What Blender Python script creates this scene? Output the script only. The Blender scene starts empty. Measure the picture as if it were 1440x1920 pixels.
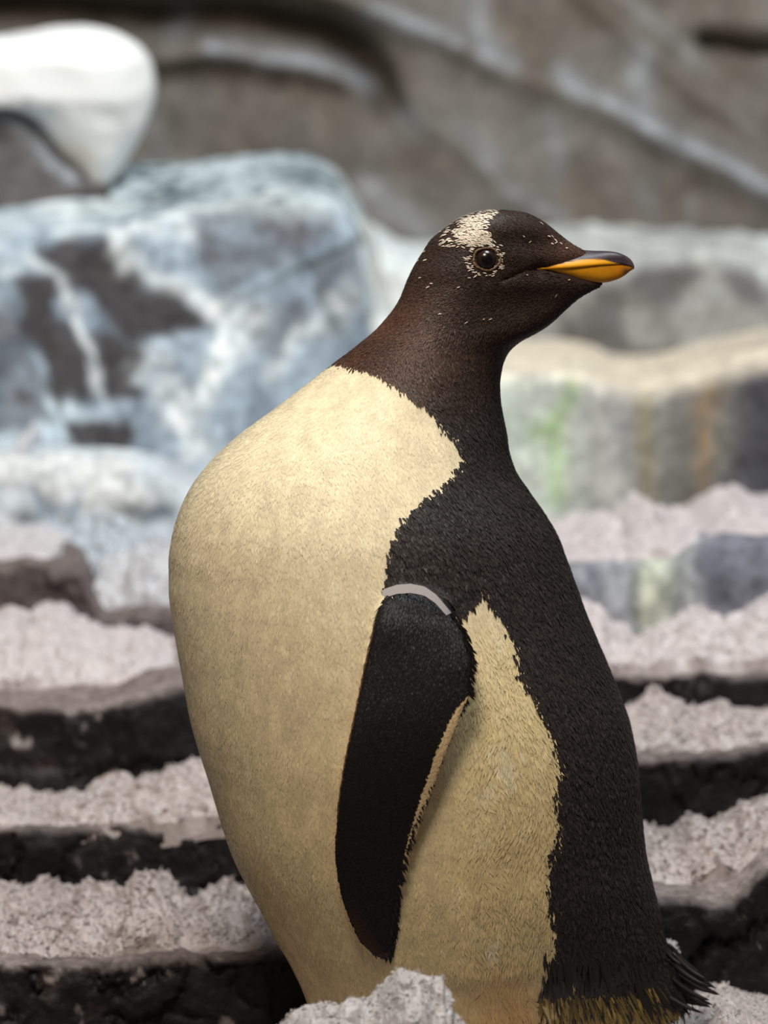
import bpy, math, random
import numpy as np
from mathutils import Vector, Matrix
from mathutils.bvhtree import BVHTree

# ------------------------------------------------------------------ camera, world, lamps
scene = bpy.context.scene
COL = scene.collection
W, H = 1440, 1920
FPX = 6501.0                 # focal length in pixels
D = 2.3                      # camera to penguin, metres
K = D / 3.0                  # depths below are written for a 3 m camera distance
PITCH = math.radians(6.0)
cp, sp = math.cos(PITCH), math.sin(PITCH)
CAM = np.array([0.0, -D * cp, D * sp])
FWD = np.array([0.0, cp, -sp]); UP = np.array([0.0, sp, cp])
PX = D / FPX                 # size of one pixel at the penguin

cam_d = bpy.data.cameras.new('camera'); cam = bpy.data.objects.new('camera', cam_d)
COL.objects.link(cam); scene.camera = cam
cam.location = CAM; cam.rotation_euler = (math.pi / 2 - PITCH, 0, 0)
cam_d.sensor_fit = 'VERTICAL'; cam_d.sensor_height = 24.0; cam_d.sensor_width = 18.0
cam_d.lens = 24.0 * FPX / H
cam_d.clip_start = 0.05; cam_d.clip_end = 50
cam_d.dof.use_dof = True
cam_d.dof.focus_distance = D - 0.06
cam_d.dof.aperture_fstop = 3.1

world = bpy.data.worlds.new('world'); scene.world = world; world.use_nodes = True
world.node_tree.nodes['Background'].inputs[0].default_value = (1.0, 0.93, 0.87, 1)
world.node_tree.nodes['Background'].inputs[1].default_value = 0.10

def area_lamp(name, loc, target, size, power, color):
    d = bpy.data.lights.new(name, 'AREA'); d.shape = 'DISK'; d.size = size; d.energy = power; d.color = color
    o = bpy.data.objects.new(name, d); COL.objects.link(o); o.location = loc
    o.rotation_euler = (Vector(target) - Vector(loc)).to_track_quat('-Z', 'Y').to_euler()
    return o
area_lamp('ceiling_lamp', (-0.35, -1.35, 2.1), (-0.02, 0.05, -0.05), 0.7, 53, (1.0, 0.89, 0.77))
area_lamp('ceiling_lamp', (0.45, 0.0, 2.2), (-0.1, 1.5, 0.15), 0.9, 54, (0.86, 0.95, 1.0))

scene.view_settings.view_transform = 'Standard'
scene.view_settings.look = 'None'
scene.view_settings.gamma = 1.0
scene.view_settings.use_curve_mapping = False
scene.view_settings.exposure = 0.0

# ------------------------------------------------------------------ helpers
rng = np.random.default_rng(7)

def lin(c):
    c = np.asarray(c, float) / 255.0
    return np.where(c <= 0.04045, c / 12.92, ((c + 0.055) / 1.055) ** 2.4)

def P(px, py, Y):
    """point at depth Y whose photograph position is (px, py)"""
    px, py, Y = np.broadcast_arrays(np.asarray(px, float), np.asarray(py, float), np.asarray(Y, float))
    a = (px - W / 2) / FPX; b = -(py - H / 2) / FPX
    dy = FWD[1] + b * UP[1]; dz = FWD[2] + b * UP[2]
    t = (Y - CAM[1]) / dy
    return np.stack([a * t, Y + 0 * t, CAM[2] + dz * t], -1)

def proj(p):
    q = p - CAM
    d = q @ FWD
    return q[..., 0] / d * FPX + W / 2, -(q @ UP) / d * FPX + H / 2

def hsh(ix, iy, iz):
    h = (ix * 374761393 + iy * 668265263 + iz * 2147483647 // 3) & 0xffffffff
    h = ((h ^ (h >> 13)) * 1274126177) & 0xffffffff
    h = ((h ^ (h >> 16)) * 2246822519) & 0xffffffff
    return ((h ^ (h >> 15)) & 0xffffff) / float(0xffffff)

def vnoise(p):
    p = np.asarray(p, float)
    i = np.floor(p).astype(np.int64); f = p - i
    f = f * f * f * (f * (f * 6 - 15) + 10)
    r = 0
    for dx in (0, 1):
        for dy in (0, 1):
            for dz in (0, 1):
                w = (f[..., 0] if dx else 1 - f[..., 0]) * (f[..., 1] if dy else 1 - f[..., 1]) * (f[..., 2] if dz else 1 - f[..., 2])
                r = r + w * hsh(i[..., 0] + dx, i[..., 1] + dy, i[..., 2] + dz)
    return r * 2 - 1

def fbm(p, octv=4, gain=0.5):
    r = 0; a = 1.0; q = np.asarray(p, float); n = 0
    for k in range(octv):
        r = r + a * vnoise(q + 17.3 * k); n += a; a *= gain; q = q * 2.03
    return r / n * 1.4

def cells(p):
    """distance to nearest and second nearest jittered cell point, and the nearest cell's value"""
    p = np.asarray(p, float); i = np.floor(p).astype(np.int64)
    d1 = np.full(p.shape[:-1], 9.0); d2 = d1.copy(); v = np.zeros_like(d1)
    for dx in (-1, 0, 1):
        for dy in (-1, 0, 1):
            for dz in (-1, 0, 1):
                c = i + np.array([dx, dy, dz])
                j = np.stack([hsh(c[..., 0], c[..., 1], c[..., 2]), hsh(c[..., 0] + 91, c[..., 1], c[..., 2]), hsh(c[..., 0], c[..., 1] + 57, c[..., 2])], -1)
                d = np.linalg.norm(c + j - p, axis=-1)
                near = d < d1
                d2 = np.where(near, d1, np.minimum(d2, d))
                v = np.where(near, hsh(c[..., 0] + 5, c[..., 1] + 7, c[..., 2] + 11), v)
                d1 = np.where(near, d, d1)
    return d1, d2, v

def smooth(x, a, b):
    t = np.clip((x - a) / (b - a), 0, 1); return t * t * (3 - 2 * t)

def mixc(c, d, m):
    return c * (1 - m[..., None]) + np.asarray(d) * m[..., None]

def dist_line(px, py, pts):
    best = np.full(px.shape, 1e9)
    for (x0, y0), (x1, y1) in zip(pts[:-1], pts[1:]):
        dx, dy = x1 - x0, y1 - y0; L = dx * dx + dy * dy + 1e-9
        t = np.clip(((px - x0) * dx + (py - y0) * dy) / L, 0, 1)
        best = np.minimum(best, np.hypot(px - x0 - t * dx, py - y0 - t * dy))
    return best

def in_poly(px, py, pts):
    r = np.zeros(px.shape, bool); n = len(pts)
    for k in range(n):
        x0, y0 = pts[k]; x1, y1 = pts[(k + 1) % n]
        c = ((y0 > py) != (y1 > py)) & (px < (x1 - x0) * (py - y0) / (y1 - y0 + 1e-12) + x0)
        r ^= c
    return r

def sd_poly(px, py, pts):
    d = dist_line(px, py, list(pts) + [pts[0]])
    return np.where(in_poly(px, py, pts), -d, d)

def interp(x, tab):
    t = np.asarray(tab, float); return np.interp(x, t[:, 0], t[:, 1])

def pchip(x, tab):
    """smooth monotone-ish interpolation"""
    t = np.asarray(tab, float); X, Yv = t[:, 0], t[:, 1]
    h = np.diff(X); dl = np.diff(Yv) / h
    m = np.zeros(len(X)); m[0] = dl[0]; m[-1] = dl[-1]
    for k in range(1, len(X) - 1):
        if dl[k - 1] * dl[k] > 0:
            w1 = 2 * h[k] + h[k - 1]; w2 = h[k] + 2 * h[k - 1]
            m[k] = (w1 + w2) / (w1 / dl[k - 1] + w2 / dl[k])
    x = np.clip(np.asarray(x, float), X[0], X[-1])
    k = np.clip(np.searchsorted(X, x, side='right') - 1, 0, len(X) - 2)
    s = (x - X[k]) / h[k]
    return ((2 * s**3 - 3 * s**2 + 1) * Yv[k] + (s**3 - 2 * s**2 + s) * h[k] * m[k]
            + (-2 * s**3 + 3 * s**2) * Yv[k + 1] + (s**3 - s**2) * h[k] * m[k + 1])

def make_mesh(name, v, faces, col=None, smooth_shade=True):
    """faces: list of arrays (n,k) and/or plain tuples"""
    me = bpy.data.meshes.new(name)
    v = np.asarray(v, np.float32)
    loops, starts, tot = [], [], 0
    for f in faces:
        f = np.asarray(f, np.int32)
        if f.ndim == 1: f = f[None]
        n, k = f.shape
        loops.append(f.ravel()); starts.append(tot + np.arange(n) * k); tot += n * k
    loops = np.concatenate(loops); starts = np.concatenate(starts).astype(np.int32)
    me.vertices.add(len(v)); me.vertices.foreach_set('co', v.ravel())
    me.loops.add(len(loops)); me.loops.foreach_set('vertex_index', loops)
    me.polygons.add(len(starts)); me.polygons.foreach_set('loop_start', starts)
    me.update(calc_edges=True); me.validate()
    if col is not None:
        a = me.color_attributes.new('paint', 'FLOAT_COLOR', 'POINT')
        c = np.ones((len(v), 4), np.float32); c[:, :3] = col
        a.data.foreach_set('color', c.ravel())
    me.polygons.foreach_set('use_smooth', np.full(len(me.polygons), smooth_shade))
    me.update()
    return me

def link(name, me, mat, parent=None, label=None, cat=None, group=None, kind=None):
    o = bpy.data.objects.new(name, me); COL.objects.link(o)
    if mat is not None: me.materials.append(mat)
    if parent is not None: o.parent = parent
    tag(o, label, cat, group, kind)
    return o

def tag(o, label=None, cat=None, group=None, kind=None):
    if label: o['label'] = label
    if cat: o['category'] = cat
    if group: o['group'] = group
    if kind: o['kind'] = kind
    return o

def fix_normals(me):
    import bmesh
    bm = bmesh.new(); bm.from_mesh(me); bmesh.ops.recalc_face_normals(bm, faces=bm.faces); bm.to_mesh(me); bm.free()

def grid_faces(n, m, wrap=False, off=0):
    a = np.arange(n * m).reshape(n, m) + off
    if wrap:
        b = np.concatenate([a, a[:, :1]], 1)
    else:
        b = a
    return np.stack([b[:-1, :-1], b[1:, :-1], b[1:, 1:], b[:-1, 1:]], -1).reshape(-1, 4)

# ------------------------------------------------------------------ materials
def paint_mat(name, rough=0.7, spec=0.3, grain=0.0, grain_scale=300.0, bump=0.0, bump_scale=200.0, sss=0.0, sss_r=0.004, coat=0.0, sheen=0.0):
    m = bpy.data.materials.new(name); m.use_nodes = True
    nt = m.node_tree; b = nt.nodes['Principled BSDF']
    at = nt.nodes.new('ShaderNodeAttribute'); at.attribute_name = 'paint'
    src = at.outputs['Color']
    tc = nt.nodes.new('ShaderNodeTexCoord')
    if grain:
        n = nt.nodes.new('ShaderNodeTexNoise'); n.inputs['Scale'].default_value = grain_scale; n.inputs['Detail'].default_value = 4
        nt.links.new(tc.outputs['Object'], n.inputs['Vector'])
        mr = nt.nodes.new('ShaderNodeMapRange'); mr.inputs[1].default_value = 0.3; mr.inputs[2].default_value = 0.7
        mr.inputs[3].default_value = 1 - grain; mr.inputs[4].default_value = 1 + grain
        nt.links.new(n.outputs['Fac'], mr.inputs[0])
        mx = nt.nodes.new('ShaderNodeVectorMath'); mx.operation = 'SCALE'
        nt.links.new(src, mx.inputs[0]); nt.links.new(mr.outputs[0], mx.inputs['Scale'])
        src = mx.outputs[0]
    nt.links.new(src, b.inputs['Base Color'])
    if bump:
        n = nt.nodes.new('ShaderNodeTexNoise'); n.inputs['Scale'].default_value = bump_scale; n.inputs['Detail'].default_value = 6
        nt.links.new(tc.outputs['Object'], n.inputs['Vector'])
        bp = nt.nodes.new('ShaderNodeBump'); bp.inputs['Strength'].default_value = bump; bp.inputs['Distance'].default_value = 0.002
        nt.links.new(n.outputs['Fac'], bp.inputs['Height']); nt.links.new(bp.outputs[0], b.inputs['Normal'])
    b.inputs['Roughness'].default_value = rough; b.inputs['Specular IOR Level'].default_value = spec
    if sss:
        b.inputs['Subsurface Weight'].default_value = sss; b.inputs['Subsurface Radius'].default_value = (1, 0.9, 0.85); b.inputs['Subsurface Scale'].default_value = sss_r
    b.inputs['Coat Weight'].default_value = coat
    b.inputs['Sheen Weight'].default_value = sheen
    return m

M_ROCK = paint_mat('painted_rock', 0.75, 0.25, 0.25, 90, 0.5, 120)
M_DARK = paint_mat('dark_rock', 0.6, 0.25, 0.4, 150, 0.6, 220)
M_SNOW = paint_mat('ice_snow', 0.35, 0.4, 0.0, sss=0.35, sss_r=0.004, bump=0.5, bump_scale=260)
M_SKIN = paint_mat('plumage_base', 0.7, 0.2, 0.2, 400)
M_FEATH = paint_mat('plumage', 0.5, 0.24)
_nt = M_FEATH.node_tree; _a = _nt.nodes.new('ShaderNodeAttribute'); _a.attribute_name = 'lay'
_nt.links.new(_a.outputs['Vector'], _nt.nodes['Principled BSDF'].inputs['Normal'])
M_QUILL = paint_mat('tail_quill', 0.5, 0.3)
M_BILL = paint_mat('bill_horn', 0.42, 0.32, 0.08, 150, 0.08, 90, sss=0.08, sss_r=0.002)
M_EYE = paint_mat('eye_wet', 0.22, 0.4)
M_LID = paint_mat('eyelid_skin', 0.6, 0.3, 0.3, 700, 0.5, 900)
M_BAND = paint_mat('white_plastic', 0.4, 0.4)
M_FOOT = paint_mat('foot_skin', 0.55, 0.35, 0.2, 300, 0.5, 400)

# ------------------------------------------------------------------ rocks
class Ledge: pass

def rock(name, lip, Yf, depth, zb, crest=None, r=0.014, amp=0.005, freq=14.0, batter=0.08, step=6, nf=50, ntop=34,
         paint=None, mat=None, chunky=0.0, label=None, cat='rock', group=None, kind=None, seed=0.0):
    Yf = [(p, y * K) for p, y in (Yf if isinstance(Yf, list) else [(0, Yf)])]
    depth *= K
    pxs = np.arange(lip[0][0], lip[-1][0] + 1, step, dtype=float)
    n = len(pxs)
    Y = interp(pxs, Yf)
    L = P(pxs, pchip(pxs, lip), Y); xl, zl = L[:, 0], L[:, 2]
    zc = P(pxs, pchip(pxs, crest), Y + depth)[:, 2] if crest else zl.copy()
    r = np.minimum(r, 0.3 * np.maximum(zl - zb, 0.02))
    cols = []; tag_ = []
    for t in np.linspace(0, 1, nf):
        z = zb + (zl - r - zb) * t
        cols.append(np.stack([xl, Y - batter * (zl - z), z], -1)); tag_.append(0.0)
    for t in np.linspace(0, 1, 6)[1:]:
        a = t * math.pi / 2
        cols.append(np.stack([xl, Y + r * (1 - math.cos(a)), zl - r + r * math.sin(a)], -1)); tag_.append(t)
    for t in np.linspace(0, 1, ntop)[1:]:
        y = Y + r + (depth - r) * t
        xx = xl * (1 + (y - Y) / (Y - CAM[1]))        # the block widens towards its back
        cols.append(np.stack([xx, y, zl + (zc - zl) * t], -1)); tag_.append(1.0)
    cols.append(np.stack([cols[-1][:, 0], Y + depth, np.full(n, zb)], -1)); tag_.append(0.0)
    V = np.stack(cols, 1); m = V.shape[1]
    up = np.broadcast_to(np.array(tag_), (n, m))
    px, py = proj(V)
    q = V * freq + seed
    disp = np.stack([fbm(q + 3.1, 5), fbm(q + 41.7, 5), fbm(q + 77.3, 5)], -1) * amp
    if chunky:
        chunky = chunky * 0.45
        disp = disp + 0.0022 * np.stack([fbm(V * 70 + 3, 3), fbm(V * 70 + 13, 3), fbm(V * 70 + 23, 3)], -1)
        d1, d2, cv = cells(V * np.array([10.0, 10.0, 16.0]) + seed + 0.3 * disp / max(amp, 1e-6))
        g = (cv - 0.5) * 2 * chunky - chunky * 0.5 * (1 - smooth(d2 - d1, 0.0, 0.06))
        disp[..., 1] -= g * (1 - up); disp[..., 2] += 0.25 * g * up
    V2 = V + disp
    V2[:, -1] = V[:, -1]; V2[:, 0] = V[:, 0]
    c = paint(px, py, V, up)
    faces = [grid_faces(n, m, wrap=True)[:, ::-1], np.arange(m), (np.arange(m) + (n - 1) * m)[::-1]]
    me = make_mesh(name, V2.reshape(-1, 3), faces, c.reshape(-1, 3))
    o = link(name, me, mat or M_DARK, None, label, cat, group, kind)
    R = Ledge(); R.o = o; R.lip = lip; R.Yf = Yf; R.depth = depth
    R.z = lambda p: P(p, pchip(p, lip), interp(p, Yf))[..., 2]
    return R

def dark_paint(top=(120, 108, 105), face=(25, 23, 23), lit_mottle=0.5, seed=0.0):  # tops painted paler and faces near black to deepen the overhead light
    def f(px, py, V, up):
        n1 = fbm(V * 30 + seed, 4); n2 = fbm(V * 90 + seed + 9, 3)
        c = np.broadcast_to(lin(face), px.shape + (3,)).copy()
        c *= (1 + 0.35 * n1)[..., None]
        c = mixc(c, lin((72, 62, 60)), smooth(n1 + 0.4 * n2, 0.35, 0.9) * 0.55)
        c = mixc(c, lin(top), up * (0.75 + 0.25 * n2))
        c = mixc(c, lin((150, 138, 136)), up * lit_mottle * smooth(fbm(V * 22 + seed + 5, 4), -0.1, 0.6))  # noisy paler patches add to the painted light on the tops
        c = mixc(c, lin((170, 160, 158)), 0.5 * smooth(n2 + 0.5 * n1, 0.75, 1.0) * (1 - up))
        return np.clip(c, 0.004, 0.9)
    return f

def zpx(py, Y): return float(P(720, py, Y * K)[2])

Z_FEET = zpx(1985, 0.0)
Z_DEEP = Z_FEET - 0.10

# ---- setting: back wall with slanting folds
def wall_back():
    step = 12
    xs = np.arange(-1700, 3140 + 1, step, dtype=float); ys = np.arange(-1000, 1250, step, dtype=float)
    PXg, PYg = np.meshgrid(xs, ys, indexing='ij')
    Yw = 2.45 * K + 0 * PXg
    V = P(PXg, PYg, Yw)
    wob = 14 * fbm(V * 9, 3)
    px, py = PXg + wob, PYg + wob * 0.8
    h = 0.018 * fbm(V * 4.0, 4) + 0.007 * fbm(V * 16, 4)
    folds = [([(520, -60), (700, 5), (860, 75), (960, 130), (1140, 190), (1230, 240), (1440, 345), (1700, 480)], 0.050),
             ([(760, 190), (860, 260), (960, 360), (1090, 430), (1300, 520)], 0.028),
             ([(1000, -120), (1200, 60), (1330, 170), (1500, 300)], 0.03)]
    for pts, amp in folds:
        fx = [p[0] for p in pts]; fy = [p[1] for p in pts]
        s = py - np.interp(px, fx, fy)
        w = smooth(px, fx[0] - 150, fx[0] + 50) * (1 - smooth(px, fx[-1] - 50, fx[-1] + 150))
        h += amp * w * (smooth(s, -45, 10) - 1) + 0.5 * amp * w * np.exp(-(s / 40.0) ** 2)
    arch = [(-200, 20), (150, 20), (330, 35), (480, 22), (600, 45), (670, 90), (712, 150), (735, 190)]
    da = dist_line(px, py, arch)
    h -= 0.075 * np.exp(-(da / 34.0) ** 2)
    h += 0.03 * np.exp(-(dist_line(px, py, [(290, 110), (420, 95), (560, 110), (690, 155)]) / 26.0) ** 2)
    h -= 0.07 * np.exp(-(dist_line(px, py, [(1340, 72), (1440, 88), (1600, 95)]) / 18.0) ** 2)
    V2 = V.copy(); V2[..., 1] -= h
    n1 = fbm(V * 12 + 4, 4); n2 = fbm(V * 40 + 8, 3)
    c = np.broadcast_to(lin((116, 110, 103)), px.shape + (3,)).copy()
    c = mixc(c, lin((106, 94, 83)), smooth(n1, -0.3, 0.7) * 0.8)
    c = mixc(c, lin((134, 130, 124)), smooth(fbm(V * 7 + 31, 4), 0.0, 0.8) * 0.7)
    c *= (1 + 0.18 * n2)[..., None]
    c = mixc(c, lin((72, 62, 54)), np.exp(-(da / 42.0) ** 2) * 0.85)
    veins = [([(880, -40), (898, 40), (915, 90), (960, 120)], 20, 0.55), ([(700, 15), (770, 45), (850, 70)], 16, 0.75), ([(1060, 140), (1110, 175)], 20, 0.6),
             ([(1205, 95), (1205, 205)], 18, 0.6), ([(1150, 195), (1220, 230), (1290, 270), (1370, 310), (1450, 370)], 17, 0.75),
             ([(400, 95), (470, 98), (560, 110), (640, 135), (690, 160)], 15, 0.7), ([(1030, 225), (1055, 290), (1040, 330)], 17, 0.3),
             ([(860, 240), (910, 290)], 22, 0.28), ([(940, 350), (1010, 390), (1060, 420)], 18, 0.35), ([(330, 60), (350, 25)], 18, 0.25), ([(770, 215), (775, 240)], 18, 0.25),
             ([(280, 180), (295, 300), (250, 330)], 18, 0.3), ([(690, 350), (760, 410), (800, 450)], 26, 0.4), ([(1215, 350), (1215, 440)], 14, 0.2), ([(1300, 380), (1295, 440)], 13, 0.2),
             ([(1080, -100), (1250, 40), (1330, 130)], 16, 0.2)]
    for pts, w, s in veins:
        d = dist_line(px + 10 * n2, py + 10 * n1, pts)
        c = mixc(c, lin((196, 204, 214)), 0.8 * s * np.exp(-(d / (1.15 * w)) ** 2) * (0.75 + 0.4 * n2))
    n, m = px.shape
    idx = np.arange(n * m).reshape(n, m)
    rim = np.concatenate([idx[:, 0], idx[-1, 1:], idx[::-1, -1][1:], idx[0, ::-1][1:-1]])
    back = V2.reshape(-1, 3)[rim].copy(); back[:, 1] = 2.45 * K + 0.25
    q = n * m + np.arange(len(rim)); qn = np.roll(q, -1); rn = np.roll(rim, -1)
    cc = np.clip(c, 0.005, 0.9).reshape(-1, 3)
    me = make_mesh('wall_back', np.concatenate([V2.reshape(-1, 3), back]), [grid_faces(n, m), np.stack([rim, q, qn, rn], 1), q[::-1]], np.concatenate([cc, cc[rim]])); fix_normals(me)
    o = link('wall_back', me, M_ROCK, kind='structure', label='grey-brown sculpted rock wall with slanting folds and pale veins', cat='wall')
    return o
wall_back()

# ---- setting: the ground the penguin stands on
base = rock('floor', [(-900, 2188), (720, 2188), (2300, 2188)], -0.30, 3.4, Z_FEET - 0.25, r=0.03, step=20, nf=10, ntop=60,
            crest=None, amp=0.006, paint=dark_paint(seed=3), label='dark rock ground at the foot of the ledges', cat='floor', kind='structure')

# ---- stepped ledges
G_L = 'stepped dark rock ledges'
L1 = rock('rock_ledge', [(-1000, 1800), (0, 1815), (130, 1815), (230, 1812), (330, 1803), (440, 1797), (560, 1786), (690, 1780)], 0.10, 0.27, Z_DEEP,
          paint=dark_paint(seed=1), r=0.006, chunky=0.010, step=4, nf=70, batter=0.05, label='lowest dark rock step beside the white belly, shade-black painted face below crystalline snow', group=G_L)
L2 = rock('rock_ledge', [(-1000, 1560), (0, 1556), (60, 1553), (200, 1553), (270, 1556), (310, 1560), (400, 1545), (600, 1540), (690, 1540)], 0.35, 0.19, Z_DEEP,
          paint=dark_paint(seed=11), r=0.006, chunky=0.012, step=4, nf=80, batter=0.06, label='second dark rock step up on the belly side, flecked face with frosty pits', group=G_L)
L3 = rock('rock_ledge', [(-1000, 1330), (0, 1327), (120, 1328), (200, 1320), (240, 1307), (300, 1298), (360, 1295), (690, 1290)], 0.52, 0.40, Z_DEEP,
          paint=dark_paint(top=(140, 124, 120), seed=21), r=0.006, chunky=0.010, step=5, nf=80, batter=0.04, label='third rock step on the belly side with a bare grey top and tall black face', group=G_L)  # top colour raised to look lit from above
L4 = rock('rock_ledge', [(-1000, 1045), (0, 1050), (132, 1052), (158, 1072), (174, 1120), (205, 1152), (260, 1142), (340, 1148), (690, 1150)], 0.90, 0.27, Z_DEEP + 0.1,
          paint=dark_paint(face=(80, 70, 70), seed=31), chunky=0.012, step=5, nf=60, batter=0.05, label='squared brown-grey rock block below the marbled boulder, flat snowy top', group=G_L)
R1 = rock('rock_ledge', [(690, 1690), (1230, 1690), (1300, 1690), (1365, 1682), (1405, 1655), (1440, 1622), (1600, 1590), (2400, 1580)], 0.15, 0.26, Z_DEEP,
          paint=dark_paint(top=(136, 124, 121), seed=41), r=0.006, chunky=0.014, step=4, nf=70, batter=0.05, label='lowest dark rock step behind the tail with a grey rim painted paler as if lit', group=G_L)
R2 = rock('rock_ledge', [(690, 1428), (1190, 1430), (1330, 1426), (1390, 1416), (1440, 1402), (1700, 1395), (2400, 1390)], 0.39, 0.24, Z_DEEP,
          paint=dark_paint(seed=51), r=0.006, chunky=0.014, step=4, nf=70, batter=0.06, label='second dark rock step beside the black back, brownish cracks in its face', group=G_L)
R3 = rock('rock_ledge', [(690, 1264), (1150, 1264), (1300, 1256), (1440, 1263), (1700, 1260), (2400, 1255)], 0.61, 0.21, Z_DEEP,
          paint=dark_paint(seed=61), r=0.006, chunky=0.010, step=5, nf=60, batter=0.04, label='third dark rock step beside the black back, low face under thick snow', group=G_L)

# ---- painted rocks farther back
def p_r4(px, py, V, up):
    n1 = fbm(V * 26 + 3, 4); n2 = fbm(V * 80, 3)
    c = np.broadcast_to(lin((150, 152, 158)), px.shape + (3,)).copy()
    c = mixc(c, lin((84, 88, 100)), smooth(n1, -0.25, 0.5))
    c = mixc(c, lin((92, 94, 106)), smooth(px + 60 * n1, 1270, 1340) * 0.8)
    c = mixc(c, lin((196, 200, 180)), np.exp(-((px - 1235 + 20 * n1) / 34.0) ** 2) * 0.8)
    return np.clip(c * (1 + 0.4 * n2)[..., None], 0.01, 0.9)
R4 = rock('low_boulder', [(690, 1070), (1060, 1066), (1250, 1060), (1330, 1012), (1440, 1000), (1700, 990), (2400, 985)], 0.80, 0.46, Z_DEEP + 0.1,
          paint=p_r4, mat=M_ROCK, step=6, r=0.03, label='speckled blue-grey low boulder between two snow banks behind the back', cat='boulder')

def p_r5(px, py, V, up):
    n1 = fbm(V * np.array([22, 22, 9]) + 3, 4); n2 = fbm(V * 70, 3)
    c = np.broadcast_to(lin((178, 180, 176)), px.shape + (3,)).copy()
    c = mixc(c, lin((140, 140, 140)), smooth(n1, 0.0, 0.7) * 0.8)
    c = mixc(c, lin((214, 228, 214)), (1 - smooth(px, 980, 1140)) * 0.6)
    c = mixc(c, lin((92, 88, 82)), smooth(px + 40 * n1, 1190, 1260) * 0.75)
    c = mixc(c, lin((62, 62, 74)), smooth(px + 30 * n1, 1340, 1400) * 0.85)
    c = mixc(c, lin((160, 120, 58)), np.exp(-((px - 1318 + 34 * n1) / 22.0) ** 2) * 0.5 * (0.6 + 0.6 * n2) * smooth(py, 690, 740))
    c = mixc(c, lin((160, 150, 110)), np.exp(-((px - 1215 + 14 * n1) / 16.0) ** 2) * 0.5)
    g = np.exp(-(dist_line(px + 8 * n2, py + 8 * n1, [(1085, 690), (1062, 745), (1040, 800), (1000, 812)]) / 15.0) ** 2)
    c = mixc(c, lin((136, 166, 104)), g * 0.65)
    g2 = np.exp(-(dist_line(px + 8 * n2, py + 8 * n1, [(1040, 800), (1042, 930)]) / 20.0) ** 2)
    c = mixc(c, lin((176, 208, 150)), g2 * 0.6)
    top = smooth(py + 8 * n1, 735, 700) * (up > 0.2) 
    c = mixc(c, lin((226, 212, 190)), np.maximum(up, 0) * (1 - 0.35 * smooth(n1, 0, 0.6)))
    return np.clip(c * (1 + 0.2 * n2)[..., None], 0.01, 0.9)
R5 = rock('flat_topped_boulder', [(820, 690), (1000, 690), (1100, 700), (1150, 722), (1190, 728), (1250, 718), (1330, 694), (1440, 672), (1700, 660), (2400, 650)], 1.24, 0.73, Z_DEEP + 0.1,
          paint=p_r5, mat=M_ROCK, step=6, r=0.02, batter=0.02, label='flat-topped boulder with cream top, green streak and ochre stains on its face', cat='boulder')

def p_r6(px, py, V, up):
    n1 = fbm(V * 20 + 13, 4); n2 = fbm(V * 60, 3)
    c = np.broadcast_to(lin((150, 150, 148)), px.shape + (3,)).copy()
    c = mixc(c, lin((104, 102, 102)), smooth(n1, -0.1, 0.5))
    c = mixc(c, lin((206, 206, 196)), smooth(fbm(V * 14 + 50, 4), 0.1, 0.6) * 0.8)
    c = mixc(c, lin((222, 226, 224)), np.maximum(smooth(n1, -0.6, 0.4), 0.35) * up)
    c = mixc(c, lin((230, 236, 236)), (1 - smooth(px, 760, 860)))
    return np.clip(c * (1 + 0.2 * n2)[..., None], 0.01, 0.9)
R6 = rock('rock_slab', [(560, 430), (660, 440), (760, 475), (860, 490), (1000, 482), (1180, 478), (1300, 470), (1390, 470), (1440, 510), (1700, 500), (2400, 490)], 1.95, 0.4, Z_DEEP + 0.25,
          crest=[(560, 330), (640, 360), (700, 420), (780, 462), (900, 430), (1080, 420), (1300, 432), (1440, 440), (2400, 440)],
          paint=p_r6, mat=M_ROCK, step=7, r=0.025, amp=0.010, batter=0.05, chunky=0.01, label='mottled grey rock slab lying behind the yellow bill', cat='rock')

def p_l5(px, py, V, up):
    n1 = fbm(V * 24 + 23, 4); n2 = fbm(V * 70, 3)
    c = np.broadcast_to(lin((200, 208, 214)), px.shape + (3,)).copy()
    c = mixc(c, lin((122, 136, 150)), smooth(n1, 0.05, 0.5) * 0.8)
    c = mixc(c, lin((226, 226, 222)), smooth(fbm(V * 20 + 60, 3), 0.0, 0.5) * 0.7)
    for (x, y, s) in ((40, 980, 24), (250, 955, 26), (190, 975, 18), (240, 895, 16), (318, 945, 16), (340, 880, 20)):
        c = mixc(c, lin((72, 84, 90)), np.exp(-(np.hypot(px - x + 10 * n1, (py - y) * 1.6 + 10 * n2) / s) ** 2) * 0.8)
    return np.clip(c * (1 + 0.2 * n2)[..., None], 0.01, 0.9)
L5 = rock('low_boulder', [(-1000, 850), (0, 850), (100, 856), (200, 860), (290, 872), (330, 900), (400, 925), (690, 940)], 1.15, 0.16, Z_DEEP + 0.1,
          paint=p_l5, mat=M_ROCK, step=6, r=0.03, amp=0.009, label='low whitish rock with blue-grey blotches under the marbled boulder', cat='boulder')

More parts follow.
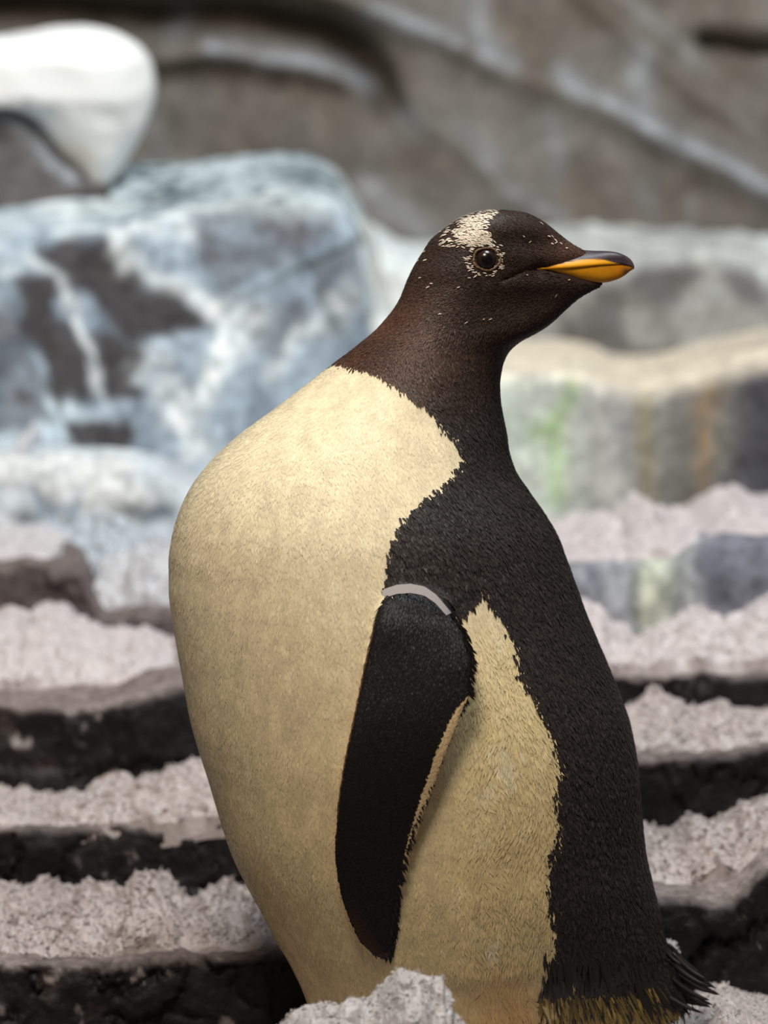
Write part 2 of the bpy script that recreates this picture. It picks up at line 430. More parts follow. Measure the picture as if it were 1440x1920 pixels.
def p_boulder(px, py, V, up):
    n1 = fbm(V * 15 + 33, 5); n2 = fbm(V * 46 + 7, 4); n3 = fbm(V * 6 + 70, 3)
    qx, qy = px + 15 * n1 + 8 * n2, py + 15 * fbm(V * 15 + 55, 5) + 8 * n2
    c = np.broadcast_to(lin((160, 176, 190)), px.shape + (3,)).copy()
    c = mixc(c, lin((104, 116, 130)), smooth(n1, -0.1, 0.6) * 0.85)
    c = mixc(c, lin((206, 222, 228)), smooth(n3 + 0.5 * n2, 0.0, 0.7) * 0.55)
    dark = [[(78, 463), (208, 453), (245, 500), (271, 542), (333, 552), (388, 622), (292, 645), (260, 656), (229, 599), (198, 568), (177, 542), (140, 547), (120, 515)],
            [(50, 526), (104, 519), (125, 552), (125, 604), (156, 615), (130, 672), (99, 674), (55, 638)], [(99, 677), (172, 620), (172, 729), (125, 771), (97, 740)],
            [(193, 635), (229, 630), (273, 677), (260, 729), (219, 750), (187, 703)], [(141, 797), (219, 779), (247, 812), (203, 842), (148, 836)]]
    for pl in dark:
        s = sd_poly(qx + 14 * n2, qy, pl)
        c = mixc(c, lin((66, 62, 63)), 0.97 * (1 - smooth(s, -8, 18)))
    grey = [[(350, 411), (448, 380), (604, 373), (638, 411), (615, 448), (495, 521), (406, 568), (365, 500)], [(453, 594), (562, 573), (583, 625), (510, 677), (458, 651)],
            [(594, 505), (682, 469), (693, 588), (640, 625), (594, 573)], [(-60, 600), (40, 580), (70, 680), (90, 800), (-60, 830)]]
    for pl in grey:
        s = sd_poly(qx, qy, pl)
        c = mixc(c, lin((98, 98, 103)), 0.9 * (1 - smooth(s, -14, 16)) * (0.75 + 0.5 * n2))
    tz = 1 - smooth(py, 380, 430)
    c = mixc(c, lin((214, 224, 222)), tz * 0.5)
    blot = smooth(fbm(V * 60 + 15, 4) + 0.35 * n1, 0.05, 0.5) * tz
    c = mixc(c, lin((80, 94, 102)), blot * 0.9)
    for (x, y, sx, sy) in ((545, 325, 60, 24), (370, 355, 46, 14), (160, 365, 30, 14), (270, 335, 34, 10)):
        c = mixc(c, lin((74, 92, 102)), 0.6 * np.exp(-((qx - x) / sx) ** 2 - ((qy - y) / sy) ** 2))
    veins = [([(60, 480), (110, 520), (150, 560), (180, 620), (185, 740)], 13, 0.7), ([(225, 455), (270, 520), (340, 540), (390, 590), (425, 630), (400, 700), (330, 760), (350, 860)], 20, 0.85),
             ([(410, 600), (470, 620), (430, 690), (380, 740)], 34, 0.8), ([(660, 330), (690, 400), (705, 480), (712, 560)], 16, 0.95), ([(630, 305), (660, 345)], 14, 0.85), ([(0, 430), (60, 425), (140, 430), (300, 440)], 15, 0.75),
             ([(330, 410), (450, 380), (600, 365)], 8, 0.7), ([(300, 700), (330, 770), (380, 850)], 46, 0.75), ([(90, 385), (130, 400)], 26, 0.8), ([(330, 415), (350, 440)], 26, 0.7),
             ([(690, 540), (640, 610), (560, 640), (520, 700)], 30, 0.6), ([(0, 480), (20, 500)], 30, 0.7), ([(110, 390), (160, 385), (230, 370)], 16, 0.5)]
    for pts, w, s in veins:
        d = dist_line(qx + 12 * n2, qy + 12 * fbm(V * 46 + 91, 4), pts)
        c = mixc(c, lin((236, 242, 242)), s * np.clip(0.75 + 0.7 * n2 + 0.3 * n1, 0, 1) * np.exp(-(d / (0.8 * w)) ** 2))
    c = mixc(c, lin((238, 242, 240)), 0.9 * smooth(qx - 0.12 * (py - 400), 672, 705))
    d = dist_line(px + 3 * n2, py + 3 * n1, [(682, 455), (620, 485), (560, 515), (500, 545), (420, 590)])
    c = mixc(c, lin((66, 74, 62)), np.exp(-(d / 8.0) ** 2) * (0.35 + 0.65 * smooth(px, 430, 620)) * 0.95)
    d = dist_line(px + 6 * n2, py + 6 * n1, [(600, 570), (640, 625), (680, 650)])
    c = mixc(c, lin((110, 124, 124)), np.exp(-(d / 8.0) ** 2) * 0.5)
    return np.clip(c * (1 + 0.15 * n2 + 0.22 * fbm(V * 95 + 3, 3))[..., None], 0.01, 0.92)
BO = rock('marbled_boulder', [(-1000, 430), (0, 428), (150, 425), (350, 400), (500, 378), (600, 366), (645, 385), (675, 430), (695, 480), (715, 560), (760, 640), (860, 760)], 1.42, 0.42, Z_DEEP + 0.2,
          crest=[(-1000, 400), (0, 366), (190, 322), (380, 297), (480, 287), (555, 284), (615, 302), (655, 350), (690, 420), (720, 520), (760, 600), (860, 700)],
          paint=p_boulder, mat=M_ROCK, step=4, nf=150, ntop=40, r=0.025, amp=0.010, freq=9, batter=0.16, label='large blue-white marbled boulder with dark patches and a slanting crack', cat='boulder')

def p_prop(px, py, V, up):
    n1 = fbm(V * 14 + 83, 4); n2 = fbm(V * 50, 3)
    c = np.broadcast_to(lin((96, 91, 90)), px.shape + (3,)).copy()
    c = mixc(c, lin((72, 66, 64)), smooth(n1, -0.2, 0.5) * 0.8)
    c = mixc(c, lin((170, 176, 184)), np.exp(-(dist_line(px, py, [(15, 215), (60, 255), (100, 300), (130, 330)]) / 16.0) ** 2) * 0.6)
    return np.clip(c * (1 + 0.2 * n2)[..., None], 0.01, 0.9)
rock('grey_rock', [(-1000, 190), (-200, 185), (-20, 188), (40, 215), (85, 255), (120, 300), (155, 335), (200, 352)], 1.66, 0.16, zpx(400, 1.7), paint=p_prop, mat=M_ROCK, step=5, nf=40, r=0.02, batter=0.1,
     label='plain dark grey rock under the bright white snow clump', cat='rock')

# ------------------------------------------------------------------ snow
OCT_V = np.array([(1, 0, 0), (-1, 0, 0), (0, 1, 0), (0, -1, 0), (0, 0, 1), (0, 0, -1)], float)
OCT_F = np.array([(0, 2, 4), (2, 1, 4), (1, 3, 4), (3, 0, 4), (2, 0, 5), (1, 2, 5), (3, 1, 5), (0, 3, 5)])

def shards(points, size, rg):
    n = len(points)
    A = rg.normal(size=(n, 3, 3)); Q = np.linalg.qr(A)[0]
    sc = size[:, None, None] * rg.uniform(0.5, 1.25, size=(n, 1, 3)) * np.array([1.0, 0.9, 0.4])
    v = (OCT_V[None] * sc) * (1 + 0.35 * rg.normal(size=(n, 6, 1))).clip(0.3, 1.8)
    v = np.einsum('nij,nkj->nki', Q, v) + points[:, None]
    return v.reshape(-1, 3), (OCT_F[None] + 6 * np.arange(n)[:, None, None]).reshape(-1, 3)

def snow(name, crest, Yc, Y0, Y1, zbase, label, n_sh=1500, s_px=(3, 9), step=4, ny=46, rough=0.006, tint=(214, 204, 204), wob=0.03, group='snow on the ledges', back=0.45, seed=0.0, front_pow=0.62, ext=70):
    Yc, Y0, Y1 = Yc * K, Y0 * K, Y1 * K
    pxs = np.arange(crest[0][0] - ext, crest[-1][0] + ext + 1, step, dtype=float); n = len(pxs)
    cpy = interp(pxs, crest)
    C = P(pxs, cpy, Yc); x = C[:, 0]
    zb = zbase(pxs) if callable(zbase) else np.full(n, zbase)
    Hh = np.maximum((C[:, 2] - zb) * smooth(pxs, pxs[0], pxs[0] + ext) * (1 - smooth(pxs, pxs[-1] - ext, pxs[-1])), 0.0008)
    y0 = Y0 + 0.018 * K + wob * K * 0.7 * (0.6 + fbm(np.stack([x * 14, 0 * x + seed, 0 * x], -1), 4))
    y0 = np.minimum(y0, Yc - 0.01)
    edge = np.minimum(np.arange(n), np.arange(n)[::-1]) * step
    s = np.linspace(-1, 1, ny)
    yy = np.where(s[None] < 0, Yc + s[None] * (Yc - y0[:, None]), Yc + s[None] * (Y1 - Yc))
    sh = np.where(s < 0, np.clip(1 - np.abs(s) ** 1.6, 0, 1) ** front_pow, 1 - back * np.abs(s) ** 1.5)
    h = Hh[:, None] * sh[None]
    X = np.broadcast_to(x[:, None], yy.shape)
    base_p = np.stack([X, yy, 0 * X + seed], -1)
    d1, d2, cv = cells(base_p * 120)
    c1, c2, cw = cells(base_p * 48 + 9)
    nz = 1.3 * fbm(base_p * 55, 4) + 0.35 * (cv - 0.5) - 0.4 * d1 + 0.7 * (cw - 0.5)
    nz = nz + 0.5
    amt = np.minimum(1, h / 0.007)
    z = zb[:, None] + h + rough * nz * amt * np.where(np.abs(s)[None] < 0.08, 0.6, 1.0)
    z = z - 0.007 * (1 - smooth(h, 0.0002, 0.0022))
    yy2 = yy + rough * 0.8 * fbm(base_p * 70 + 31, 3) * amt
    XX = X + rough * 0.5 * fbm(base_p * 70 + 71, 3) * amt
    top = np.stack([XX, yy2, z], -1)
    bot = np.stack([X, yy, np.broadcast_to((zb - 0.012)[:, None], X.shape)], -1)[:, [0, -1]]
    loop = np.concatenate([bot[:, :1], top, bot[:, 1:]], 1); m = loop.shape[1]
    faces = [grid_faces(n, m, wrap=True)[:, ::-1], np.arange(m), (np.arange(m) + (n - 1) * m)[::-1]]
    V = loop.reshape(-1, 3)
    rg = np.random.default_rng(int(seed * 10) + 5)
    if n_sh:
        i = rg.integers(0, n, n_sh * 3); j = rg.integers(1, ny - 1, n_sh * 3)
        keep = h[i, j] > 0.003
        i, j = i[keep][:n_sh], j[keep][:n_sh]
        pts = top[i, j] + rg.normal(size=(len(i), 3)) * 0.0006
        dist = (Yc - CAM[1]) / FPX
        size = rg.uniform(s_px[0], s_px[1], len(i)) * dist * rg.uniform(0.5, 1.0, len(i))
        sv, sf = shards(pts, size, rg)
        sf = sf + len(V)
        V = np.concatenate([V, sv]); faces.append(sf)
    c = 0.86 * lin(tint) * (1 + 0.05 * rg.normal(size=(len(V), 1)))
    me = make_mesh(name, V, faces, np.clip(c, 0, 0.95), smooth_shade=False)
    return link(name, me, M_SNOW, None, label, 'snow', group, 'stuff')

snow('snow_drift', [(-600, 1690), (0, 1688), (30, 1692), (60, 1690), (80, 1702), (105, 1698), (112, 1712), (130, 1708), (150, 1698), (190, 1705), (215, 1702), (245, 1690), (252, 1672), (275, 1665), (300, 1668), (318, 1682), (335, 1698), (350, 1726),
                   (370, 1718), (392, 1705), (408, 1702), (415, 1694), (430, 1694), (440, 1706), (465, 1706), (480, 1697), (500, 1715), (520, 1740), (600, 1725), (660, 1735)],
     0.24, 0.10, 0.345, L1.z, 'crystalline snow on the lowest rock step beside the white belly', n_sh=9000, s_px=(3, 11), step=2.5, ny=70, rough=0.007, seed=1.0, tint=(188, 176, 173))  # darker, greyer tint stands in for light falling off low down
snow('snow_drift', [(-600, 1510), (0, 1500), (25, 1506), (45, 1514), (60, 1517), (75, 1512), (90, 1510), (120, 1505), (122, 1496), (135, 1504), (155, 1503), (175, 1490), (205, 1476), (220, 1470), (235, 1478), (245, 1485), (262, 1472), (285, 1473), (310, 1455), (345, 1448), (385, 1448), (420, 1450), (560, 1465), (650, 1470)],
     0.425, 0.335, 0.56, L2.z, 'granular snow on the second rock step of the belly side', n_sh=6000, s_px=(3, 9), step=3, ny=54, rough=0.006, tint=(196, 184, 181), seed=2.0, wob=0.025)  # tint darkened for the weaker light on the lower steps
snow('snow_drift', [(-600, 1170), (0, 1160), (20, 1155), (36, 1152), (50, 1163), (60, 1168), (62, 1150), (85, 1148), (105, 1142), (125, 1150), (140, 1165), (160, 1180), (180, 1188), (205, 1196), (235, 1204), (242, 1212), (252, 1200), (262, 1205), (280, 1214), (310, 1220), (340, 1224), (520, 1225), (650, 1228)],
     0.78, 0.60, 0.92, L3.z, 'smooth rounded snow heap on the grey step below the squared rock block', n_sh=1600, s_px=(3, 9), step=4, rough=0.006, seed=3.0, wob=0.02)
snow('snow_drift', [(-600, 1003), (0, 1006), (60, 1008), (110, 1020), (132, 1040), (140, 1050)],
     1.02, 0.905, 1.15, L4.z, 'thin flat snow cap on the squared rock block', n_sh=500, s_px=(3, 8), step=5, rough=0.005, tint=(214, 208, 210), seed=4.0, wob=0.008, ext=14)
snow('snow_drift', [(168, 1120), (185, 1068), (210, 1062), (240, 1050), (262, 1034), (290, 1040), (330, 1050), (500, 1060), (640, 1062)],
     1.0, 0.905, 1.15, L4.z, 'white snow bank filling the gap beside the squared rock block', n_sh=900, s_px=(3, 9), step=5, rough=0.009, tint=(212, 212, 216), seed=5.0, wob=0.01, ext=12)
snow('snow_drift', [(-600, 990), (0, 996), (150, 990), (160, 985), (200, 976), (235, 980), (260, 1000), (330, 1008), (450, 1012)],
     1.13, 1.05, 1.2, lambda p: np.full(np.shape(p), zpx(1075, 1.1)), 'blue-shaded snow bank at the foot of the low whitish rock', n_sh=500, s_px=(3, 9), step=5, rough=0.009, tint=(196, 204, 212), seed=6.0, wob=0.01)  # bluish tint put in against the warm lamp reaching this snow
snow('snow_drift', [(-600, 835), (0, 842), (30, 840), (42, 820), (52, 826), (60, 846), (110, 852), (150, 850), (220, 858), (280, 868), (300, 876), (400, 925), (500, 935)],
     1.22, 1.16, 1.38, L5.z, 'thin ragged snow crust on top of the low whitish rock', n_sh=500, s_px=(3, 9), step=5, rough=0.010, tint=(212, 212, 216), seed=7.0, wob=0.02)
# beside the back
snow('snow_drift', [(760, 1565), (1000, 1560), (1190, 1555), (1205, 1560), (1225, 1575), (1255, 1586), (1268, 1585), (1280, 1572), (1290, 1545), (1305, 1537), (1320, 1540), (1335, 1550), (1345, 1553), (1370, 1548), (1385, 1535), (1405, 1525), (1425, 1521), (1445, 1520), (1700, 1525), (2050, 1525)],
     0.31, 0.19, 0.385, R1.z, 'lumpy snow on the lowest rock step behind the tail', n_sh=6500, s_px=(3, 10), step=3, ny=60, rough=0.006, tint=(192, 180, 177), seed=8.0)  # dimmer light near the bottom is put into the darker tint
snow('snow_drift', [(760, 1340), (1000, 1335), (1175, 1338), (1205, 1330), (1215, 1318), (1230, 1305), (1245, 1303), (1258, 1318), (1282, 1326), (1290, 1342), (1320, 1345), (1355, 1335), (1372, 1350), (1390, 1356), (1440, 1352), (1700, 1350), (2050, 1350)],
     0.52, 0.385, 0.605, R2.z, 'snow ridge on the second rock step beside the black back', n_sh=4500, s_px=(3, 9), step=3, ny=54, rough=0.006, tint=(200, 188, 186), seed=9.0, wob=0.02)
snow('snow_drift', [(760, 1150), (1000, 1140), (1100, 1143), (1125, 1150), (1145, 1178), (1180, 1200), (1205, 1222), (1225, 1200), (1250, 1185), (1285, 1165), (1320, 1158), (1345, 1175), (1365, 1182), (1395, 1160), (1420, 1138), (1445, 1125), (1700, 1120), (2050, 1120)],
     0.69, 0.60, 0.82, R3.z, 'thick soft snow bank on the third rock step beside the black back', n_sh=1500, s_px=(3, 9), step=4, rough=0.006, seed=10.0, wob=0.012)
snow('snow_drift', [(760, 1005), (900, 1000), (1040, 1005), (1100, 990), (1165, 985), (1178, 958), (1200, 943), (1222, 947), (1240, 975), (1300, 985), (1340, 968), (1370, 955), (1400, 945), (1445, 958), (1700, 955), (2050, 955)],
     0.98, 0.81, 1.2, R4.z, 'blurred snow bank with a round hump on the speckled low boulder', n_sh=900, s_px=(3, 9), step=5, rough=0.006, seed=11.0, wob=0.01)
# around the penguin's feet
G_F = 'snow heaps around the feet'
snow('snow_heap', [(528, 1925), (545, 1908), (575, 1893), (610, 1886), (650, 1880), (690, 1876), (712, 1862), (722, 1846), (735, 1832), (750, 1817), (762, 1815), (785, 1822), (810, 1834), (832, 1842), (828, 1852), (845, 1868), (838, 1885), (850, 1905), (870, 1930)],
     -0.30, -0.44, -0.22, Z_FEET, 'ice clump of compacted snow in front of the belly', n_sh=4500, s_px=(2, 7), step=2.5, ny=70, rough=0.005, seed=12.0, group=G_F, back=0.95, tint=(190, 184, 182))
snow('snow_heap', [(1180, 1930), (1215, 1915), (1250, 1912), (1290, 1900), (1320, 1880), (1340, 1862), (1365, 1860), (1385, 1870), (1400, 1880), (1425, 1888), (1500, 1890), (1700, 1890)],
     0.06, -0.12, 0.16, Z_FEET, 'snow heap on the ground under the tail feathers', n_sh=4000, s_px=(2, 7), step=3, ny=60, rough=0.004, tint=(186, 176, 174), seed=13.0, group=G_F)  # light fading towards the ground is painted in as a darker tint
snow('snow_heap', [(1195, 1840), (1215, 1790), (1240, 1768), (1255, 1763), (1268, 1768), (1276, 1785), (1279, 1808), (1272, 1830), (1290, 1880)],
     0.10, 0.04, 0.145, Z_FEET, 'small upright snow lump leaning on the rock behind the tail', n_sh=900, s_px=(2, 7), step=2.5, ny=40, rough=0.004, ext=8, seed=14.0, group=G_F)
snow('snow_heap', [(520, 1985), (600, 1965), (700, 1958), (900, 1958), (1150, 1955), (1200, 1975)],
     -0.02, -0.2, 0.1, Z_FEET, 'low snow cover on the ground around the feet', n_sh=2500, s_px=(2, 7), step=5, ny=40, rough=0.004, seed=15.0, group=G_F)

# ---- the big smooth snow clump on the marbled boulder
def snow_clump():
    Yb = 1.70 * K
    pys = np.arange(46, 341, 4.0)
    xl = pchip(pys, [(46, 100), (52, 62), (60, 28), (69, -5), (80, -300), (110, -640), (160, -640), (190, -560), (205, -5), (230, 55), (260, 82), (290, 106), (310, 136), (330, 160), (341, 168)])
    xr = pchip(pys, [(46, 160), (52, 195), (65, 228), (90, 264), (130, 288), (165, 291), (220, 279), (260, 263), (300, 240), (330, 215), (341, 206)])
    bb = pchip(pys, [(46, 14), (52, 40), (65, 66), (90, 92), (130, 108), (180, 108), (230, 90), (280, 62), (320, 36), (341, 26)])
    th = np.linspace(0, 2 * math.pi, 160, endpoint=False)
    px_ = ((xl + xr) / 2)[:, None] + ((xr - xl) / 2)[:, None] * np.cos(th)[None]
    V = P(px_, np.broadcast_to(pys[:, None], px_.shape), Yb)
    dr = np.clip((xr[:, None] - px_) / np.minimum(115.0, (xr - xl)[:, None] / 2), 0, 1); dl = np.clip((px_ - xl[:, None]) / np.minimum(115.0, (xr - xl)[:, None] / 2), 0, 1)
    dp = np.sqrt(np.clip(1 - (1 - np.minimum(dr, dl)) ** 2, 0, 1))
    V[..., 1] = Yb + bb[:, None] * dp * np.where(np.sin(th) >= 0, 1.0, -1.0)[None] * (Yb - CAM[1]) / FPX
    V = V + 0.005 * np.stack([fbm(V * 14, 3), fbm(V * 14 + 5, 3), fbm(V * 14 + 9, 3)], -1)
    n, m = V.shape[:2]
    c = np.broadcast_to(lin((252, 252, 249)), V.shape).copy()
    px, py = proj(V)
    c = mixc(c, lin((200, 182, 160)), 0.8 * np.exp(-(np.hypot((px - 130) / 40, (py - 300) / 34)) ** 2))  # beige shade painted on the left underside
    me = make_mesh('snow_clump', V.reshape(-1, 3), [grid_faces(n, m, wrap=True), np.arange(m), (np.arange(m) + (n - 1) * m)[::-1]], c.reshape(-1, 3)); fix_normals(me)
    o = link('snow_clump', me, M_SNOW, None, 'large smooth bright white snow clump perched on the marbled boulder', 'snow')
    return o
snow_clump()

# ------------------------------------------------------------------ penguin
penguin = bpy.data.objects.new('penguin', None); COL.objects.link(penguin)
penguin.location = (0, 0, Z_FEET); penguin.empty_display_size = 0.1
tag(penguin, 'cream and black penguin with an orange-yellow bill, head turned back over its shoulder', 'penguin')
bpy.context.view_layer.update()
def attach(o):
    o.parent = penguin; o.matrix_parent_inverse = Matrix.Translation((0, 0, -Z_FEET)); return o

T_L = [(394, 930), (398, 895), (406, 872), (418, 850), (432, 830), (450, 808), (470, 795), (490, 782), (510, 771), (530, 762), (560, 750), (580, 738), (600, 722), (620, 704), (640, 680), (655, 662), (670, 642), (690, 614), (720, 575), (750, 536), (780, 496), (810, 455), (840, 420), (880, 382), (920, 354),
       (960, 336), (1000, 324), (1050, 317), (1100, 317), (1150, 322), (1200, 330), (1250, 339), (1300, 348), (1350, 358), (1400, 372), (1450, 388), (1500, 403), (1550, 418), (1600, 436), (1650, 460), (1700, 487), (1750, 513), (1800, 542), (1850, 566), (1900, 585), (1950, 620), (1985, 700)]
T_R = [(394, 945), (398, 980), (406, 1002), (418, 1022), (432, 1040), (450, 1063), (462, 1082), (470, 1097), (480, 1112), (486, 1116), (500, 1116), (515, 1120), (526, 1130), (532, 1134), (540, 1122), (548, 1106), (560, 1086), (580, 1062), (595, 1046), (610, 1028), (625, 1004), (640, 976), (655, 958), (670, 948), (690, 941), (720, 937), (750, 938), (780, 943), (810, 949), (840, 953), (880, 965), (920, 990),
       (960, 1018), (1000, 1042), (1050, 1062), (1100, 1080), (1150, 1098), (1200, 1119), (1250, 1140), (1300, 1160), (1350, 1178), (1400, 1189), (1450, 1196), (1500, 1200), (1550, 1204), (1600, 1210), (1650, 1221), (1700, 1233), (1750, 1244), (1790, 1256), (1820, 1268), (1850, 1278), (1880, 1276), (1910, 1256), (1950, 1180), (1985, 1020)]
T_B = [(394, 12), (398, 36), (406, 54), (418, 68), (432, 78), (450, 86), (470, 92), (500, 97), (530, 99), (560, 100), (600, 103), (640, 110), (690, 124), (720, 137), (750, 155), (780, 176), (810, 198), (840, 220), (880, 246), (920, 268), (960, 286), (1000, 300), (1100, 322), (1200, 338), (1300, 348), (1400, 352), (1500, 348), (1600, 336),
       (1700, 316), (1800, 290), (1850, 272), (1900, 248), (1950, 200), (1985, 120)]
T_E = [(394, 0.1), (430, 0.3), (460, 0.6), (490, 0.72), (530, 0.74), (560, 0.6), (600, 0.35), (650, 0.1), (700, 0.0), (800, 0.1), (950, 0.12), (1600, 0.1), (1750, 0.2), (1830, 0.45), (1900, 0.5), (1985, 0.2)]   # taper to the right
Y_MID = [(394, 0), (1985, 0)]

def slice_at(py):
    l, r, b, e = pchip(py, T_L), pchip(py, T_R), pchip(py, T_B), pchip(py, T_E)
    return (l + r) / 2, (r - l) / 2, b, e

def front_y(px, py):
    """depth of the near body surface"""
    xc, a, b, e = slice_at(py)
    cth = np.clip((px - xc) / a, -0.999, 0.999)
    return -b * np.sqrt(1 - cth ** 2) * (1 - e * smooth(cth, -0.6, 1.0)) * PX

def body_shell():
    pys = np.concatenate([[394, 396], np.arange(398, 560, 3), np.arange(560, 1986, 5)]).astype(float)
    th = np.linspace(0, 2 * math.pi, 160, endpoint=False)
    xc, a, b, e = slice_at(pys)
    cth = np.cos(th)[None]; sth = np.sin(th)[None]
    px = xc[:, None] + a[:, None] * cth
    y = b[:, None] * sth * (1 - e[:, None] * smooth(cth, -0.6, 1.0)) * PX
    base_ = P(px, np.broadcast_to(pys[:, None], px.shape), 0.0)
    V = base_.copy(); V[..., 1] = y
    n, m = px.shape
    return V.reshape(-1, 3), [grid_faces(n, m, wrap=True)[:, ::-1], np.arange(m)[::-1], (np.arange(m) + (n - 1) * m)]

F_L = [(1030, 742), (1070, 732), (1105, 722), (1160, 704), (1230, 686), (1300, 671), (1370, 656), (1440, 642), (1520, 631), (1600, 627), (1670, 636), (1730, 656), (1765, 674), (1782, 690), (1792, 706)]
F_R = [(1030, 860), (1070, 850), (1105, 842), (1140, 848), (1180, 872), (1240, 887), (1290, 882), (1315, 866), (1340, 849), (1400, 822), (1480, 794), (1560, 769), (1650, 750), (1720, 743), (1765, 738), (1782, 734), (1792, 726)]
F_BAND = [(1030, 0), (1280, 0), (1320, 14), (1380, 22), (1480, 21), (1580, 16), (1660, 7), (1720, 0), (1800, 0)]
F_OFF = [(1030, -64), (1070, -46), (1100, -24), (1130, -4), (1180, 14), (1300, 22), (1500, 30), (1650, 34), (1792, 30)]
F_T = [(1030, 34), (1100, 26), (1150, 20), (1300, 16), (1500, 13), (1700, 10), (1792, 6)]

def flipper_mid_y(py):
    cx = (pchip(py, F_L) + pchip(py, F_R)) / 2
    return front_y(cx, py) - pchip(py, F_OFF) * PX

def flipper_shell(sign):
    pys = np.arange(1032, 1793, 4.0)
    l = pchip(pys, F_L); r = pchip(pys, F_R) + pchip(pys, F_BAND)
    T = pchip(pys, F_T); ym = flipper_mid_y(pys)
    th = np.linspace(0, 2 * math.pi, 72, endpoint=False)
    s = 0.5 - 0.5 * np.cos(th)                       # 0 leading edge, 1 trailing edge
    prof = np.abs(np.sin(th)) ** 0.75 * np.sign(np.sin(th)) * (1.1 - 0.45 * s)
    px = l[:, None] + (r - l)[:, None] * s[None]
    y = ym[:, None] - T[:, None] * prof[None] * PX
    # follow the flank a little near the shoulder
    cx = (l + r) / 2
    k = (1 - smooth(pys, 1090, 1260))[:, None]
    fy = front_y(px, np.broadcast_to(pys[:, None], px.shape)) - front_y(cx, pys)[:, None]
    y = y + k * fy
    V = P(px, np.broadcast_to(pys[:, None], px.shape), y)
    if sign > 0: V = V * np.array([1, -1, 1]) 
    n, m = px.shape
    f = [grid_faces(n, m, wrap=True), np.arange(m), (np.arange(m) + (n - 1) * m)[::-1]]
    if sign > 0: f = [np.asarray(q)[..., ::-1] for q in f]
    return V.reshape(-1, 3), f

def build_body():
    shells = [body_shell(), flipper_shell(-1), flipper_shell(1)]
    allv, allf, off = [], [], 0
    bvhs = []
    for v, f in shells:
        allv.append(v)
        for q in f: allf.append(np.asarray(q) + off)
        off += len(v)
    me = make_mesh('body_raw', np.concatenate(allv), allf)
    fix_normals(me)
    o = bpy.data.objects.new('body_raw', me); COL.objects.link(o)
    md = o.modifiers.new('fuse', 'REMESH'); md.mode = 'VOXEL'; md.voxel_size = 0.00155
    dg = bpy.context.evaluated_depsgraph_get()
    me2 = bpy.data.meshes.new_from_object(o.evaluated_get(dg), depsgraph=dg)
    bpy.data.objects.remove(o); 
    n = len(me2.vertices); v = np.empty(n * 3, np.float32); me2.vertices.foreach_get('co', v); v = v.reshape(-1, 3).astype(float)
    ne = len(me2.edges); e = np.empty(ne * 2, np.int32); me2.edges.foreach_get('vertices', e); e = e.reshape(-1, 2)
    deg = np.bincount(e.ravel(), minlength=n)[:, None]
    for it in range(5):
        acc = np.zeros_like(v)
        for k in range(3):
            acc[:, k] = np.bincount(e[:, 0], v[e[:, 1], k], n) + np.bincount(e[:, 1], v[e[:, 0], k], n)
        v = 0.4 * v + 0.6 * acc / deg
    return me2, v, e

# ---- plumage pattern: side-view regions, the same on both flanks
WHITE_BODY = [(100, 672), (600, 678), (640, 680), (700, 694), (760, 732), (800, 765), (842, 810), (868, 850), (852, 890), (800, 932), (752, 975), (734, 1010), (727, 1060), (720, 1105),
              (760, 1130), (830, 1150), (870, 1146), (905, 1106), (940, 1150), (966, 1210), (976, 1270), (1002, 1310), (1032, 1370), (1046, 1420), (1040, 1500), (1050, 1560), (1030, 1600), (1026, 1680), (1044, 1750), (1040, 1800), (1024, 1832),
              (1100, 1838), (1200, 1852), (1285, 1890), (1320, 2100), (100, 2100)]
SPOT = [(868, 405), (900, 396), (938, 390), (926, 404), (908, 420), (905, 432), (920, 444), (922, 456), (900, 460), (880, 455), (866, 440), (872, 425)]
SPOT_WIDE = [(815, 450), (840, 422), (870, 402), (940, 390), (925, 420), (932, 452), (945, 480), (925, 470), (880, 468), (840, 468)]
BILL_ZONE = [(1013, 504), (1040, 497), (1080, 488), (1121, 484), (1100, 470), (1230, 455), (1230, 530), (1133, 531), (1093, 528), (1047, 514)]
MOUTH = [(1018, 504), (990, 506), (968, 516), (945, 526)]

def is_flip(v, px, py):
    l, r = pchip(py, F_L) - 4, pchip(py, F_R) + pchip(py, F_BAND) + 4
    fy = np.abs(front_y(px, py))
    return (py > 1100) & (py < 1796) & (px > l) & (px < r) & (np.abs(v[:, 1]) > fy + 3 * PX * smooth(py, 1100, 1180))

def obj_px(v):
    """side-view pattern coordinates of a point on the penguin (orthographic along y)"""
    q = v.copy(); q[:, 1] = 0.0
    return proj(q)

def flip_px(v):
    return proj(v * np.array([1, -1, 1]) * 1.0) if False else proj(np.stack([v[:, 0], -np.abs(v[:, 1]), v[:, 2]], -1))

